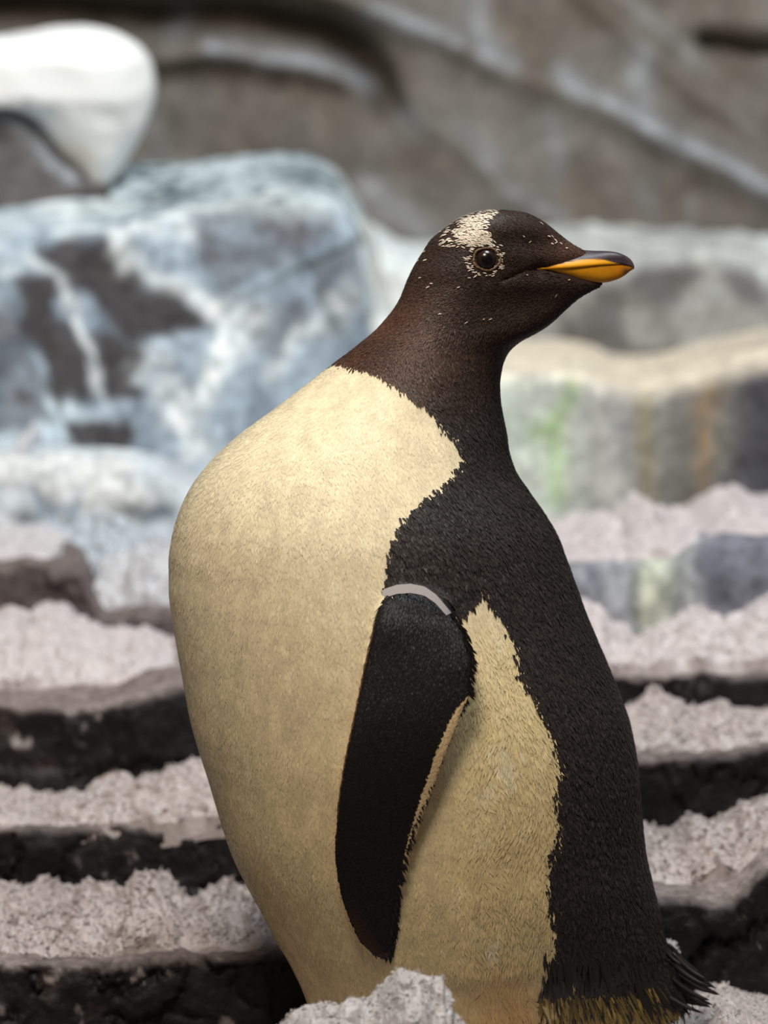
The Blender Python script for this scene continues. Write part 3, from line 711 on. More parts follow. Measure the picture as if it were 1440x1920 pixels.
def plumage_colour(v, jit, rg=None):
    """linear colour for points v; jit = pixels of raggedness. Returns colour, white mask, flipper mask"""
    n = len(v)
    # points seen through the near side: use the true projection of the near twin so the pattern sits on the surface
    px, py = flip_px(v)
    ox, oy = obj_px(v)
    fl = is_flip(v, px, py)
    j1 = vnoise(v * 800) * jit * 0.6; j2 = vnoise(v * 800 + 50) * jit * 0.6
    j1 = j1 + vnoise(v * 120 + 7) * jit * 0.6
    if rg is not None:
        j1 = j1 + rg.normal(size=n) * jit * 0.8; j2 = j2 + rg.normal(size=n) * jit * 0.8
    sd = sd_poly(px + j1, py + j2, WHITE_BODY)
    white = sd < 0
    n1 = vnoise(v * 40 + 3); n2 = vnoise(v * 160 + 11); n3 = fbm(v * np.array([70, 70, 34]) + 5, 3)
    cream = np.broadcast_to(lin((237, 221, 184)), (n, 3)).copy()
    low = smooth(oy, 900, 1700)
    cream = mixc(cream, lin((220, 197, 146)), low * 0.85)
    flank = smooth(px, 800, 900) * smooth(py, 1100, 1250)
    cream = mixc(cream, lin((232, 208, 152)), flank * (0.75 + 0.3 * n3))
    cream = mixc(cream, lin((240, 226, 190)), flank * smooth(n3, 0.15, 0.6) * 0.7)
    n4 = fbm(v * np.array([170, 170, 55]) + 19, 3)
    cream = cream * (1 + 0.09 * n4)[:, None]
    leg = np.exp(-((px - 950) / 60.0) ** 2) * smooth(py, 1760, 1900)
    cream = mixc(cream, lin((214, 160, 84)), leg * 0.65)
    tailw = smooth(px, 1020, 1080) * smooth(py, 1820, 1860)
    cream = mixc(cream, lin((140, 118, 60)), tailw * 0.85)
    black = np.broadcast_to(lin((47, 41, 38)), (n, 3)).copy()
    head = 1 - smooth(oy, 640, 800)
    black = mixc(black, lin((60, 46, 39)), head * 0.9)
    nape = head * smooth(ox + 0.0 * oy, 900, 720) * smooth(oy, 480, 600)
    black = mixc(black, lin((98, 65, 48)), nape * (0.6 + 0.4 * n1))
    fore = head * np.exp(-(np.hypot((ox - 1070) / 45, (oy - 470) / 24)) ** 2)
    black = mixc(black, lin((96, 68, 54)), fore * 0.7)
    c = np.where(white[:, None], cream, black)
    # flipper
    if fl.any():
        l, r = pchip(py, F_L), pchip(py, F_R)
        outer = np.abs(v[:, 1]) > np.abs(flipper_mid_y(np.clip(py, 1032, 1792))) - 1.5 * PX
        fb = np.broadcast_to(lin((25, 21, 19)), (n, 3)).copy()
        fb = mixc(fb, lin((70, 44, 30)), smooth(py, 1650, 1780) * smooth((px - l), 45, 5) * 0.8)
        fb = mixc(fb, lin((120, 88, 60)), (px < l + 4) * smooth(py, 1150, 1200) * (1 - smooth(py, 1420, 1620)) * 0.85)
        under = ((px > r) & (pchip(py, F_BAND) > 1)) | ((~outer) & (py > 1200))
        fb = np.where(under[:, None], lin((224, 194, 146)), fb)
        c = np.where(fl[:, None], fb, c)
    if rg is not None:
        # pale crown patch over the eye
        s1 = sd_poly(px, py, SPOT); s2 = sd_poly(px, py, SPOT_WIDE)
        pr = 0.9 * (1 - smooth(s1, -7, 1))
        clump = hsh((v[:, 0] * 900).astype(np.int64), (v[:, 1] * 500).astype(np.int64), (v[:, 2] * 1300).astype(np.int64))
        sp_ = (0.6 * clump + 0.4 * rg.uniform(size=n) < pr * 0.9) & (oy < 640) & ~fl
        c = np.where(sp_[:, None], lin((226, 208, 186)), c)
        white = white | sp_
    c = c * (1 + 0.10 * n2)[:, None]
    return np.clip(c, 0.003, 0.92), white, fl

me_body, BV, BE = build_body()
bpx, bpy_ = flip_px(BV)
# seat the bill: sink the face where the bill leaves the feathers
def bill_w(px): return interp(px, [(960, 46), (1013, 37), (1060, 31), (1100, 25), (1140, 19), (1165, 14), (1180, 9), (1187, 5), (1190, 2)])
sdz = sd_poly(bpx, bpy_, BILL_ZONE)
lim = (bill_w(bpx) - 5) * PX
inside = (1 - smooth(sdz, -3, 3))
newy = np.sign(BV[:, 1]) * np.minimum(np.abs(BV[:, 1]), lim)
BV[:, 1] = BV[:, 1] * (1 - inside) + newy * inside
# let the feathers stop flush with the bill just around it
near = (1 - smooth(sdz, 2, 16)) * (1 - inside) * (bpx > 1000)
lim2 = (bill_w(bpx) + 3) * PX
BV[:, 1] = np.where(near > 0, BV[:, 1] * (1 - near) + np.sign(BV[:, 1]) * np.maximum(np.minimum(np.abs(BV[:, 1]), lim2), np.minimum(np.abs(BV[:, 1]), 3 * PX)) * near, BV[:, 1])
# crease of the mouth and the eye socket
dm = dist_line(bpx, bpy_, MOUTH)
BV[:, 1] *= 1 - (4.0 * PX / np.maximum(np.abs(BV[:, 1]), 0.008)) * np.exp(-(dm / 3.5) ** 2) * (bpy_ < 560)
de = np.hypot((bpx - 912) / 1.1, bpy_ - 486)
BV[:, 1] *= 1 - (5.0 * PX / np.maximum(np.abs(BV[:, 1]), 0.008)) * np.exp(-(de / 17.0) ** 2) * (bpy_ < 560)
me_body.vertices.foreach_set('co', BV.astype(np.float32).ravel()); me_body.update()
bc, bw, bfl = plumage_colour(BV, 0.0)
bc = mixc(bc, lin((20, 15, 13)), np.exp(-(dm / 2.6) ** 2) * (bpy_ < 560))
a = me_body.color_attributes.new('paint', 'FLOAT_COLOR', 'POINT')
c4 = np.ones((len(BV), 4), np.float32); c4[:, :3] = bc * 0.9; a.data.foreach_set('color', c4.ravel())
me_body.polygons.foreach_set('use_smooth', np.ones(len(me_body.polygons), bool))
me_body.name = 'body'; me_body.materials.clear()
body = attach(link('body', me_body, M_SKIN))

# ---- feathers as real blades
def blades(p, n, t, Lg, Wd, lift, curl=0.0, sink=0.0003):
    """leaf-shaped blades: p base, n normal, t direction, all (k,3)"""
    b = np.cross(n, t); b /= np.linalg.norm(b, axis=1)[:, None] + 1e-9
    Lg = Lg[:, None]; Wd = Wd[:, None]; lift = np.broadcast_to(np.asarray(lift), (len(p),))[:, None]
    v0 = p - n * sink - b * Wd * 0.30; v1 = p - n * sink + b * Wd * 0.30
    mid = p + t * Lg * 0.55 + n * Lg * lift
    v2 = mid - b * Wd * 0.5; v3 = mid + b * Wd * 0.5
    v4 = p + t * Lg + n * Lg * (lift * 1.25 + curl)
    V = np.stack([v0, v1, v3, v4, v2], 1).reshape(-1, 3)
    bn = np.cross(t * 0.55 + n * lift, b); bn = np.where((bn * n).sum(1)[:, None] < 0, -bn, bn); bn /= np.linalg.norm(bn, axis=1)[:, None] + 1e-9
    F = (np.array([[0, 1, 2, 4]])[None] + 5 * np.arange(len(p))[:, None, None]).reshape(-1, 4)
    F3 = (np.array([[4, 2, 3]])[None] + 5 * np.arange(len(p))[:, None, None]).reshape(-1, 3)
    return V, F, F3, n, bn, b

BVH = BVHTree.FromPolygons([tuple(x) for x in BV], [tuple(p.vertices) for p in me_body.polygons])
def snap(px, py, sign):
    """points of the near (or, mirrored, far) body surface at the given side-view positions"""
    out, nr = [], []
    for q in P(px, py, -0.08):
        h = BVH.ray_cast(Vector(CAM), Vector(q - CAM).normalized())
        if h[0] is None: h = BVH.find_nearest(Vector((q[0], 0.0, q[2])))
        out.append(tuple(h[0])); nr.append(tuple(h[1]))
    out = np.array(out); nr = np.array(nr)
    m = np.stack([np.ones(len(out)), np.where(np.asarray(sign) > 0, -1.0, 1.0) * np.ones(len(out)), np.ones(len(out))], 1)
    return out * m, nr * m

def plumage():
    rg = np.random.default_rng(3)
    me = me_body
    me.calc_loop_triangles()
    nt = len(me.loop_triangles); tri = np.empty(nt * 3, np.int32); me.loop_triangles.foreach_get('vertices', tri); tri = tri.reshape(-1, 3)
    vn = np.empty(len(BV) * 3, np.float32); me.vertex_normals.foreach_get('vector', vn); vn = vn.reshape(-1, 3).astype(float)
    A, B, C = BV[tri[:, 0]], BV[tri[:, 1]], BV[tri[:, 2]]
    cen = (A + B + C) / 3
    area = 0.5 * np.linalg.norm(np.cross(B - A, C - A), axis=1)
    cpx, cpy = flip_px(cen)
    near_side = np.where(cen[:, 1] < 0.04, 1.0, 0.45)
    dens = np.where(cpy < 620, 3.4, np.where(cpy < 760, 2.0, 0.95)) * 1e6
    w = area * dens * near_side
    N = int(w.sum())
    k = rg.choice(nt, N, p=w / w.sum())
    r1, r2 = rg.uniform(size=N), rg.uniform(size=N); s = np.sqrt(r1)
    ba, bb, bcx = 1 - s, s * (1 - r2), s * r2
    p = A[k] * ba[:, None] + B[k] * bb[:, None] + C[k] * bcx[:, None]
    n = vn[tri[k, 0]] * ba[:, None] + vn[tri[k, 1]] * bb[:, None] + vn[tri[k, 2]] * bcx[:, None]
    n /= np.linalg.norm(n, axis=1)[:, None] + 1e-9
    px, py = flip_px(p)
    keep = (sd_poly(px, py, BILL_ZONE) > 1.0) & (np.hypot((px - 912) / 1.12, py - 486) > 21) & (dist_line(px, py, MOUTH) > 2.0) & (py < 1984)
    p, n, px, py = p[keep], n[keep], px[keep], py[keep]; N = len(p)
    c, wh, fl = plumage_colour(p, 5.0, rg)
    # flow of the feathers
    tip = P(1190, 500, 0.0)
    away = p - tip; away /= np.linalg.norm(away, axis=1)[:, None]
    hd = (1 - smooth(py, 540, 720))[:, None]
    down = np.stack([np.where(wh, 0.10, 0.16) * np.ones(N), np.zeros(N), -np.ones(N)], 1)
    chest = smooth(py, 900, 700)[:, None] * wh[:, None]
    down = down + chest * np.array([-0.55, 0, 0.1])
    flow = hd * away + (1 - hd) * down
    flow[fl] = np.array([-0.10, 0, -1.0])
    tailm = smooth(px, 1080, 1230) * smooth(py, 1700, 1850) * (~fl)
    flow = flow + tailm[:, None] * np.array([0.9, 0, 0.15])
    amp = np.where(wh, 0.20, 0.16); amp = np.where(fl, 0.08, amp)
    flank = smooth(px, 820, 920) * smooth(py, 1110, 1230) * wh
    wave = np.stack([fbm(p * 35 + 2, 3), fbm(p * 35 + 12, 3), fbm(p * 35 + 22, 3)], 1)
    flow = flow + rg.normal(size=(N, 3)) * amp[:, None] + wave * (0.12 + 0.35 * flank)[:, None]
    t = flow - n * (flow * n).sum(1)[:, None]; t /= np.linalg.norm(t, axis=1)[:, None] + 1e-9
    Lp = np.where(py < 560, 7.5, np.interp(py, [560, 760, 1000, 1700, 1900], [7.5, 11, 15, 17, 22]))
    Lp = np.where(fl, np.interp(py, [1100, 1200, 1300], [9, 7, 6]), Lp)
    Lp = Lp * (1 + 0.35 * flank)
    Wp = np.where(py < 560, 2.2, np.interp(py, [560, 760, 1000, 1700], [2.2, 3.4, 4.8, 5.2]))
    Wp = np.where(fl, 3.0, Wp)
    Wp = np.where(wh & ~fl, Wp * 0.7, Wp)
    jit = rg.uniform(0.7, 1.3, N)
    lift = np.where(wh, 0.018, 0.09) * rg.uniform(0.5, 1.5, N)
    lift = np.where(fl, 0.05, lift) + 0.05 * flank * rg.uniform(0, 1, N)
    c = c * (1 + np.where(wh, 0.045, 0.22)[:, None] * rg.normal(size=(N, 1)))
    parts = [blades(p, n, t, Lp * jit * PX, Wp * jit * PX, lift, sink=np.where(wh, 0.0001, 0.0003)[:, None]) + (np.clip(c, 0.003, 0.95),)]

    # stiff fringe along the trailing edge of each flipper
    for sign in (-1, 1):
        pys = np.sort(rg.uniform(1150, 1790, 340))
        e = pchip(pys, F_R) - rg.uniform(0, 10, len(pys))
        T = pchip(pys, F_T)
        y = flipper_mid_y(pys) - (0.35 * T) * PX
        fp = P(e, pys, y)
        if sign > 0: fp = fp * np.array([1, -1, 1])
        nn = np.tile(np.array([0.25, sign * 1.0, 0.0]), (len(fp), 1)); nn /= np.linalg.norm(nn[0])
        ang = np.radians(np.interp(pys, [1150, 1250, 1330, 1600, 1790], [-50, -58, -50, -62, -80])) + rg.normal(size=len(pys)) * 0.10
        tt = np.stack([np.cos(ang), 0 * ang, np.sin(ang)], 1); tt -= nn * (tt * nn).sum(1)[:, None]; tt /= np.linalg.norm(tt, axis=1)[:, None]
        Lf = np.interp(pys, [1150, 1250, 1500, 1790], [16, 20, 22, 18]) * rg.uniform(0.8, 1.2, len(pys)) * PX
        cc = np.tile(lin((28, 23, 21)), (len(fp), 1)) * (1 + 0.2 * rg.normal(size=(len(fp), 1)))
        parts.append(blades(fp, nn, tt, Lf, np.full(len(fp), 4.2 * PX), 0.02) + (np.clip(cc, 0.003, 1),))
        # tuft at the tip
        kx = np.linspace(694, 734, 14); ky = np.interp(kx, [694, 712, 734], [1774, 1784, 1782])
        fp = P(kx, ky, flipper_mid_y(np.full(14, 1780.0)) - 2 * PX)
        if sign > 0: fp = fp * np.array([1, -1, 1])
        tt = np.tile(np.array([0.28, 0, -1.0]), (14, 1)) + rg.normal(size=(14, 3)) * 0.08; tt /= np.linalg.norm(tt, axis=1)[:, None]
        nn = np.tile(np.array([0, sign * 1.0, 0.0]), (14, 1))
        parts.append(blades(fp, nn, tt, rg.uniform(12, 24, 14) * PX, np.full(14, 4.5 * PX), 0.02) + (np.tile(lin((40, 32, 28)), (14, 1)),))
    # long dark rump feathers hanging over the pale under-tail
    M = 330
    ex = rg.uniform(1020, 1300, M); ey = np.interp(ex, [1020, 1100, 1200, 1300], [1812, 1820, 1830, 1856]) + rg.uniform(-34, 18, M)
    side = np.where(rg.uniform(size=M) < 0.72, -1.0, 1.0)
    fp, nn = snap(ex, ey, side)
    sx = np.interp(ex, [1020, 1120, 1220, 1300], [0.12, 0.35, 0.75, 1.3]) + 0.12 * rg.normal(size=M)
    tt = np.stack([sx, 0.06 * rg.normal(size=M), -np.ones(M)], 1); tt -= nn * (tt * nn).sum(1)[:, None]; tt /= np.linalg.norm(tt, axis=1)[:, None]
    cc = np.tile(lin((34, 30, 27)), (M, 1)) * (1 + 0.25 * rg.normal(size=(M, 1)))
    parts.append(blades(fp + nn * 0.0008, nn, tt, rg.uniform(36, 84, M) * PX, rg.uniform(5, 9, M) * PX, 0.03) + (np.clip(cc, 0.003, 1),))
    M = 120
    ex = rg.uniform(1020, 1270, M); ey = np.interp(ex, [1020, 1100, 1200, 1270], [1838, 1842, 1852, 1868]) + rg.uniform(-6, 6, M)
    side = np.where(rg.uniform(size=M) < 0.75, -1.0, 1.0)
    fp, nn = snap(ex, ey, side)
    sx = np.interp(ex, [1020, 1120, 1220, 1300], [0.15, 0.4, 0.8, 1.3]) + 0.15 * rg.normal(size=M)
    tt = np.stack([sx, 0 * ex, -np.ones(M)], 1); tt -= nn * (tt * nn).sum(1)[:, None]; tt /= np.linalg.norm(tt, axis=1)[:, None]
    parts.append(blades(fp + nn * 0.0016, nn, tt, rg.uniform(28, 78, M) * PX, rg.uniform(6, 10, M) * PX, 0.03) + (np.tile(lin((32, 28, 25)), (M, 1)),))
    # pale streaky under-tail feathers
    M = 420
    ex = rg.uniform(1010, 1290, M); ey = rg.uniform(1850, 1925, M)
    fp, nn = snap(ex, ey, -np.ones(M)); fp = fp + nn * 0.001
    tt = np.stack([np.interp(ex, [1010, 1290], [0.1, 1.0]) + 0.15 * rg.normal(size=M), 0 * ex, -np.ones(M)], 1); tt -= nn * (tt * nn).sum(1)[:, None]; tt /= np.linalg.norm(tt, axis=1)[:, None]
    cc = np.tile(lin((138, 116, 58)), (M, 1)) * np.where(rg.uniform(size=(M, 1)) < 0.16, 0.12, 1 + 0.45 * rg.normal(size=(M, 1)))
    parts.append(blades(fp, nn, tt, rg.uniform(24, 52, M) * PX, rg.uniform(2.5, 4.5, M) * PX, 0.05) + (np.clip(cc, 0.02, 0.9),))

    # pale specks: crown patch, eye surround and a few scattered on the face
    M = 14000
    ex = rg.uniform(780, 1080, M); ey = rg.uniform(390, 610, M)
    s1 = sd_poly(ex, ey, SPOT); s2 = sd_poly(ex, ey, SPOT_WIDE); ring = np.hypot((ex - 912) / 1.08, ey - 486)
    pr = 0.65 * (1 - smooth(s1, 0, 7)) + 0.24 * (1 - smooth(s2, -14, 5)) + 0.35 * np.exp(-((ring - 29) / 4.0) ** 2)
    pr = np.where((ex < 818) & (s2 > 4), pr * 0.3, pr)
    pr = pr + 0.0015 + 0.02 * np.exp(-(np.hypot((ex - 800) / 16, (ey - 487) / 8)) ** 2) + 0.02 * np.exp(-(np.hypot((ex - 1040) / 40, (ey - 450) / 20)) ** 2)
    k = (rg.uniform(size=M) < pr) & (ring > 24)
    ex, ey = ex[k], ey[k]; M = len(ex)
    side = np.where(rg.uniform(size=M) < 0.8, -1.0, 1.0)
    fp, nn = snap(ex, ey, side)
    tt = fp - P(1190, 500, 0.0); tt = tt + rg.normal(size=(M, 3)) * 0.02; tt -= nn * (tt * nn).sum(1)[:, None]; tt /= np.linalg.norm(tt, axis=1)[:, None]
    cc = np.tile(lin((230, 214, 192)), (M, 1)) * (1 + 0.1 * rg.normal(size=(M, 1)))
    parts.append(blades(fp + nn * 0.0009, nn, tt, rg.uniform(5, 10, M) * PX, rg.uniform(1.5, 2.6, M) * PX, 0.05) + (np.clip(cc, 0.02, 0.9),))

    V, F, F3, CC, NN, off = [], [], [], [], [], 0
    for v, f, f3, n_, bn_, b_, c_ in parts:
        V.append(v); F.append(f + off); F3.append(f3 + off); CC.append(np.repeat(c_, 5, axis=0)); off += len(v)
        br = (c_.mean(1) > 0.15)[:, None]; kk = np.where(br, 0.06, 0.6)
        roll = np.stack([-np.ones(len(n_)) * 0.5, np.ones(len(n_)) * 0.5, np.ones(len(n_)) * 0.8, np.zeros(len(n_)), -np.ones(len(n_)) * 0.8], 1)[:, :, None] * np.where(br, 0.08, 0.40)[:, None]
        nn5 = (n_ * (1 - kk) + bn_ * kk)[:, None] + roll * b_[:, None] + rg.normal(size=(len(n_), 1, 3)) * np.where(br, 0.03, 0.08)[:, None]
        NN.append((nn5 / np.linalg.norm(nn5, axis=2)[..., None]).reshape(-1, 3))
    mesh = make_mesh('plumage', np.concatenate(V), [np.concatenate(F), np.concatenate(F3)], np.concatenate(CC), smooth_shade=True)
    at = mesh.attributes.new('lay', 'FLOAT_VECTOR', 'POINT'); at.data.foreach_set('vector', np.concatenate(NN).astype(np.float32).ravel())
    print('feathers', off // 5)
    return attach(link('plumage', mesh, M_FEATH, kind='stuff'))
plumage()

# ---- bill
def bill_half(name, upper):
    xs = np.concatenate([np.arange(985, 1165, 4.0), np.arange(1165, 1189.5, 1.5)])
    comm = interp(xs, [(985, 507), (1015, 504), (1066, 502), (1127, 496.5), (1164, 495), (1182, 499), (1189, 502)])
    if upper:
        edge = pchip(xs, [(985, 478), (1060, 471), (1093, 469), (1112, 470), (1135, 470.5), (1151, 472), (1163, 475), (1172, 479), (1180, 484), (1186, 491), (1189.5, 499)])
    else:
        edge = pchip(xs, [(985, 505), (1015, 505), (1047, 515), (1070, 522), (1093, 528), (1115, 530.5), (1133, 530), (1157, 524), (1172, 516), (1182, 508), (1189.5, 503.5)])
    w = bill_w(xs) * (1.0 if upper else 0.96)
    th = np.linspace(0, math.pi, 34)
    n = len(xs)
    V, C = [], []
    for k in range(n):
        ex_ = float(np.interp(xs[k], [1085, 1135, 1160], [2.3, 1.0, 0.75])) if upper else 0.75
        y = w[k] * np.sign(np.cos(th)) * np.abs(np.cos(th)) ** ex_
        pyv = comm[k] + (edge[k] - comm[k]) * np.sin(th) ** 0.9
        if upper: y = y * (1 + 0.05 * (np.sin(th) < 0.2))
        pnt = P(np.full(len(th), xs[k]), pyv, 0.0); pnt[:, 1] = y * PX
        V.append(pnt)
        pxv = np.full(len(th), xs[k])
        if upper:
            b = interp(pxv, [(985, 503), (1040, 496), (1080, 487.5), (1100, 485.5), (1121, 484.5), (1140, 489), (1155, 493.5), (1167, 497), (1200, 520)])
            m = smooth(b - pyv, -1.2, 1.2)
            c = mixc(np.broadcast_to(lin((232, 160, 22)), (len(th), 3)).copy(), lin((52, 40, 46)), m)
            c = mixc(c, lin((92, 72, 74)), m * smooth(pxv, 1165, 1188) * 0.6)
            c = mixc(c, lin((22, 16, 14)), 0.9 * np.exp(-(np.hypot((pxv - 1121) / 6, (pyv - 485) / 1.5)) ** 2))
        else:
            c = np.broadcast_to(lin((234, 158, 18)), (len(th), 3)).copy()
            c = mixc(c, lin((222, 130, 26)), smooth(pxv, 1120, 1175) * 0.5)
            c = mixc(c, lin((92, 66, 44)), 0.8 * np.exp(-(np.hypot((pxv - 1173) / 8, (pyv - 508) / 7)) ** 2))
            c = mixc(c, lin((150, 112, 84)), smooth(pxv, 1178, 1188) * 0.7)
        C.append(c)
    V = np.concatenate(V); C = np.concatenate(C); m = len(th)
    f = [grid_faces(n, m, wrap=True), np.arange(m), (np.arange(m) + (n - 1) * m)[::-1]]
    me = make_mesh(name, V, f, C); fix_normals(me)
    return me
attach(link('upper_bill', bill_half('upper_bill', True), M_BILL, label='orange-yellow upper bill with dark ridge'))
attach(link('lower_bill', bill_half('lower_bill', False), M_BILL, label='orange-yellow lower bill with dusky tip'))

# ---- eyes
def sphere(center, rad, axis=None, colf=None, nu=32, nv=20):
    u = np.linspace(0, 2 * math.pi, nu, endpoint=False); v = np.linspace(0.02, math.pi - 0.02, nv)
    U, Vv = np.meshgrid(u, v, indexing='ij')
    d = np.stack([np.sin(Vv) * np.cos(U), np.cos(Vv), np.sin(Vv) * np.sin(U)], -1)
    pts = np.asarray(center) + d * np.asarray(rad)
    n, m = U.shape
    idx = np.arange(n * m).reshape(n, m)
    f = [grid_faces(m, n, wrap=True), np.arange(n)[::-1], (np.arange(n) + (m - 1) * n)]
    pts = pts.transpose(1, 0, 2).reshape(-1, 3); d = d.transpose(1, 0, 2).reshape(-1, 3)
    return pts, f, d

def build_eye(sign):
    bv = BVH
    target = P(912, 486, -0.2); o = CAM
    hit = bv.ray_cast(Vector(CAM), Vector(target - CAM).normalized())
    hp = np.array(hit[0]) ; nrm = np.mean([np.array(bv.ray_cast(Vector(CAM), Vector(P(912 + 30 * math.cos(q), 486 + 30 * math.sin(q), -0.2) - CAM).normalized())[1]) for q in np.arange(12) / 12 * 6.283], axis=0)
    hp = np.mean([np.array(bv.ray_cast(Vector(CAM), Vector(P(912 + 27 * math.cos(q), 486 + 27 * math.sin(q), -0.2) - CAM).normalized())[0]) for q in np.arange(12) / 12 * 6.283], axis=0)
    nrm /= np.linalg.norm(nrm)
    R = 21.5 * PX
    cen = hp - nrm * R * 0.52
    flip = np.array([1, -1, 1]) if sign > 0 else np.ones(3)
    pts, f, d = sphere(cen, R)
    c = np.broadcast_to(lin((42, 26, 22)), pts.shape).copy()
    me = make_mesh('eye', pts * flip, f, c); fix_normals(me)
    eye = attach(link('eye', me, M_EYE, label='dark reddish brown eye'))
    # pupil: a shallow cap on the eyeball
    xax = np.array([1, 0.05, 0]); xax -= nrm * (xax @ nrm); xax /= np.linalg.norm(xax); zax = np.cross(xax, nrm)
    vs, nr, na = [], 6, 28
    for k in range(nr):
        ph = 0.50 * k / (nr - 1) + 1e-3
        for q in range(na):
            aa = 2 * math.pi * q / na
            dd = nrm * math.cos(ph) + (xax * math.cos(aa) + zax * math.sin(aa)) * math.sin(ph)
            vs.append(cen + dd * (R + 0.00012))
    vs = np.array(vs)
    me = make_mesh('pupil', vs * flip, [grid_faces(nr, na, wrap=True), np.arange(na)], np.broadcast_to(lin((10, 7, 7)), vs.shape)); fix_normals(me)
    link('pupil', me, M_EYE, eye)
    # crinkled pale eyelid ring
    vs = []; nm = 64; nn_ = 10
    for q in range(nm):
        aa = 2 * math.pi * q / nm
        rr = 22.0 * PX * (1 + 0.03 * math.sin(5 * aa + 1))
        ex = 1.16 if math.cos(aa) > 0 else 1.10
        ctr = hp + (xax * math.cos(aa) * rr * ex + zax * math.sin(aa) * rr * 0.94)
        rad = (xax * math.cos(aa) + zax * math.sin(aa))
        for s_ in range(nn_):
            b_ = 2 * math.pi * s_ / nn_
            tr = (2.3 + 0.5 * math.sin(17 * aa)) * PX
            vs.append(ctr + rad * math.cos(b_) * tr + nrm * math.sin(b_) * tr * 0.9 + nrm * 1.6 * PX)
    vs = np.array(vs).reshape(nm, nn_, 3)
    vs = np.concatenate([vs, vs[:1]], 0)
    cc = np.broadcast_to(lin((112, 86, 64)), vs.reshape(-1, 3).shape) * (1 + 0.3 * rng.normal(size=(vs.reshape(-1, 3).shape[0], 1)))
    me = make_mesh('eyelid', vs.reshape(-1, 3) * flip, [grid_faces(nm + 1, nn_, wrap=True)], np.clip(cc, 0.02, 0.8)); fix_normals(me)
    link('eyelid', me, M_LID, eye, label='crinkled tan eyelid ring')
build_eye(-1); build_eye(1)

# ---- identification band around the near flipper
def band():
    k = 90
    s = np.linspace(0, 2 * math.pi, k, endpoint=False)
    V = []
    pxs = 781 - 64 * np.cos(s)
    arc = interp(pxs, [(716, 1118), (725, 1112), (745, 1105), (770, 1103), (795, 1108), (815, 1122), (832, 1142), (846, 1160)])
    front = np.sin(s)                                   # +1 towards the camera
    yb = front_y(np.full(k, 781.0), np.full(k, 1120.0))
    y = yb + 3 * PX - front * 28 * PX
    arc = arc + np.where(front < 0, 10, 0)
    for dpy, dr in ((-8.5, 0), (-8.5, 2.4), (8.5, 2.4), (8.5, 0)):
        V.append(P(pxs - np.cos(s) * dr, arc + dpy, y - front * dr * PX))
    V = np.stack(V, 1)
    V = np.concatenate([V, V[:1]], 0)
    me = make_mesh('flipper_band', V.reshape(-1, 3), [grid_faces(k + 1, 4, wrap=True)], np.broadcast_to(lin((232, 228, 230)), (len(V) * 4, 3)), smooth_shade=False); fix_normals(me)
    return attach(link('flipper_band', me, M_BAND, label='white plastic identification band'))
band()

# ---- tail feathers, one by one
def tail():
    rg = np.random.default_rng(12)
    specs = []
    NT = 36
    for k in range(NT):
        f = k / (NT - 1.0)
        tipx = np.interp(f, [0, 0.25, 0.5, 0.75, 1], [1284, 1325, 1342, 1316, 1248]) + rg.normal() * 8
        tipy = np.interp(f, [0, 0.25, 0.5, 0.75, 1], [1808, 1842, 1866, 1890, 1912]) + rg.normal() * 5
        L_ = rg.uniform(0.85, 1.1) * np.interp(f, [0, 0.3, 1], [62, 100, 120]); an = np.interp(f, [0, 0.25, 0.5, 1], [46, 38, 32, 30]) + rg.normal() * 4
        specs.append((tipx - L_ * math.cos(math.radians(an)), tipy - L_ * math.sin(math.radians(an)), tipx, tipy, -rg.uniform(-30, 62) * PX))
    for (x0, y0, x1, y1, dy) in specs:
        a_ = P(x0, y0, dy * 0.8); b_ = P(x1, y1, dy * 1.2)
        ax = b_ - a_; L = np.linalg.norm(ax); ax /= L
        sd = np.cross(ax, np.array([0, 1.0, 0])); sd /= np.linalg.norm(sd); up = np.cross(sd, ax)
        ts = np.linspace(0, 1, 12)
        wv = 5.2 * PX * np.interp(ts, [0, 0.2, 0.7, 0.93, 1], [0.5, 1.0, 0.85, 0.45, 0.06])
        rows = []
        for t, w_ in zip(ts, wv):
            c_ = a_ + ax * L * t - np.array([0, 0, 1]) * 0.004 * math.sin(t * math.pi) * 0.6
            rows.append([c_ - sd * w_, c_ - up * 0.0007, c_ + sd * w_, c_ + up * 0.0009])
        V = np.array(rows).reshape(-1, 3)
        me = make_mesh('tail_feather', V, [grid_faces(12, 4, wrap=True), np.arange(4), np.arange(4) + 44], np.clip(np.broadcast_to(lin((33, 28, 25)), V.shape) * (1 + 0.2 * rg.normal()), 0.003, 1)); fix_normals(me)
        attach(link('tail_feather', me, M_QUILL))
tail()

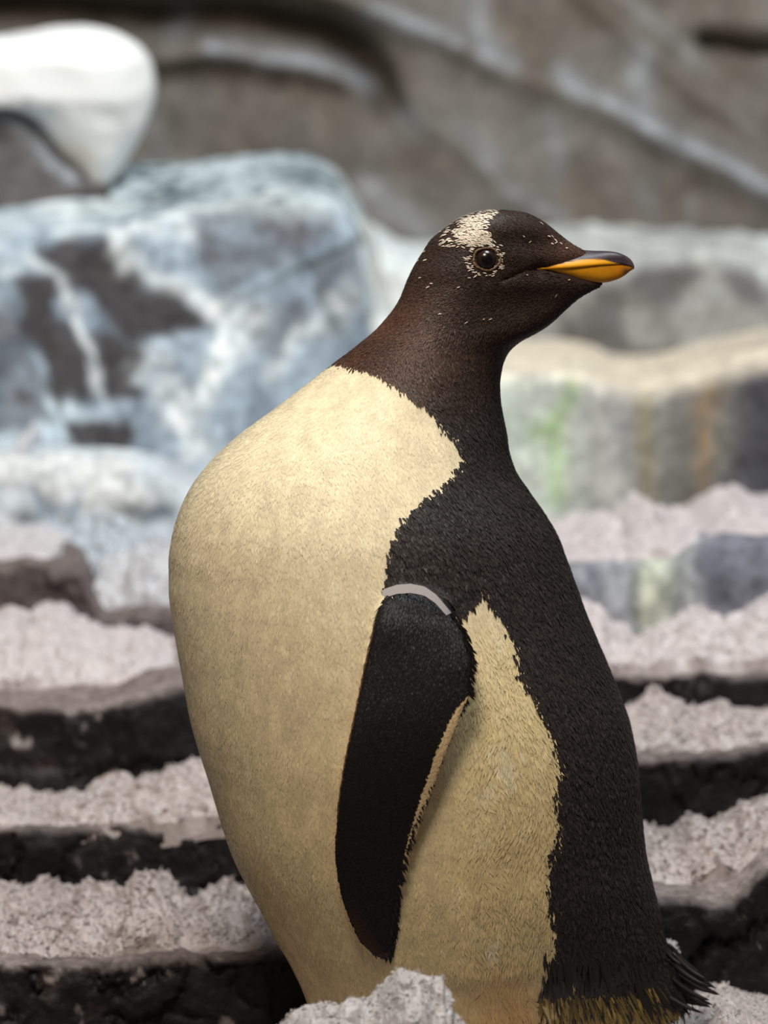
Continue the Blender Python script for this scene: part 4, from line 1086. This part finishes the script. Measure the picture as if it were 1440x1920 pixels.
# ---- feet (three webbed toes with claws), standing in the snow
def foot(x, y, ang):
    ca, sa = math.cos(ang), math.sin(ang)
    vs, cs, fs = [], [], []
    # web sheet
    toes = [-0.42, 0.0, 0.42]
    prof = []
    for k in range(25):
        f = k / 24.0; a_ = -0.55 + 1.10 * f
        near_toe = min(abs(a_ - t) for t in toes)
        prof.append((a_, 0.062 - 0.014 * min(near_toe / 0.2, 1)))
    nr = 10
    top, bot = [], []
    for a_, L in prof:
        near_toe = min(abs(a_ - t) for t in toes)
        for q in range(nr):
            t = q / (nr - 1); r_ = 0.008 + (L - 0.008) * t
            hgt = (0.006 + 0.007 * math.exp(-(near_toe * r_ / 0.005) ** 2)) * (1 - 0.55 * t)
            lx, ly = r_ * math.cos(a_), r_ * math.sin(a_)
            top.append((lx, ly, hgt)); bot.append((lx, ly, 0.0))
    V = np.array(top + bot)
    f1 = grid_faces(25, nr); f2 = f1[:, ::-1] + 25 * nr
    idx = np.arange(25 * nr).reshape(25, nr)
    rim = np.concatenate([idx[:, 0], idx[-1, 1:], idx[::-1, -1][1:], idx[0, ::-1][1:-1]])
    r2 = np.roll(rim, -1)
    f3 = np.stack([rim, r2, r2 + 25 * nr, rim + 25 * nr], 1)
    def world_(v):
        return np.stack([x + v[:, 0] * ca - v[:, 1] * sa, y + v[:, 0] * sa + v[:, 1] * ca, Z_FEET + v[:, 2]], -1)
    me = make_mesh('foot', world_(V), [f1, f2, f3], np.broadcast_to(lin((214, 128, 56)), V.shape)); fix_normals(me)
    ft = attach(link('foot', me, M_FOOT, label='orange webbed foot'))
    for t in toes:
        c0 = np.array([0.058 * math.cos(t), 0.058 * math.sin(t), 0.006]); d = np.array([math.cos(t), math.sin(t), 0])
        s_ = np.array([-d[1], d[0], 0]); rows = []
        for q in range(6):
            f = q / 5; cc = c0 + d * 0.018 * f + np.array([0, 0, 0.003 * math.sin(f * 3) - 0.005 * f]); w_ = 0.0038 * (1 - f) + 0.0003
            rows.append([cc + s_ * w_, cc + np.array([0, 0, w_]), cc - s_ * w_, cc - np.array([0, 0, w_])])
        V = np.array(rows).reshape(-1, 3)
        me = make_mesh('claw', world_(V), [grid_faces(6, 4, wrap=True), np.arange(4), np.arange(4) + 20], np.broadcast_to(lin((40, 34, 30)), V.shape)); fix_normals(me)
        link('claw', me, M_BILL, ft)
    return ft
foot(0.03, -0.055, math.radians(192)); foot(0.03, 0.055, math.radians(168))
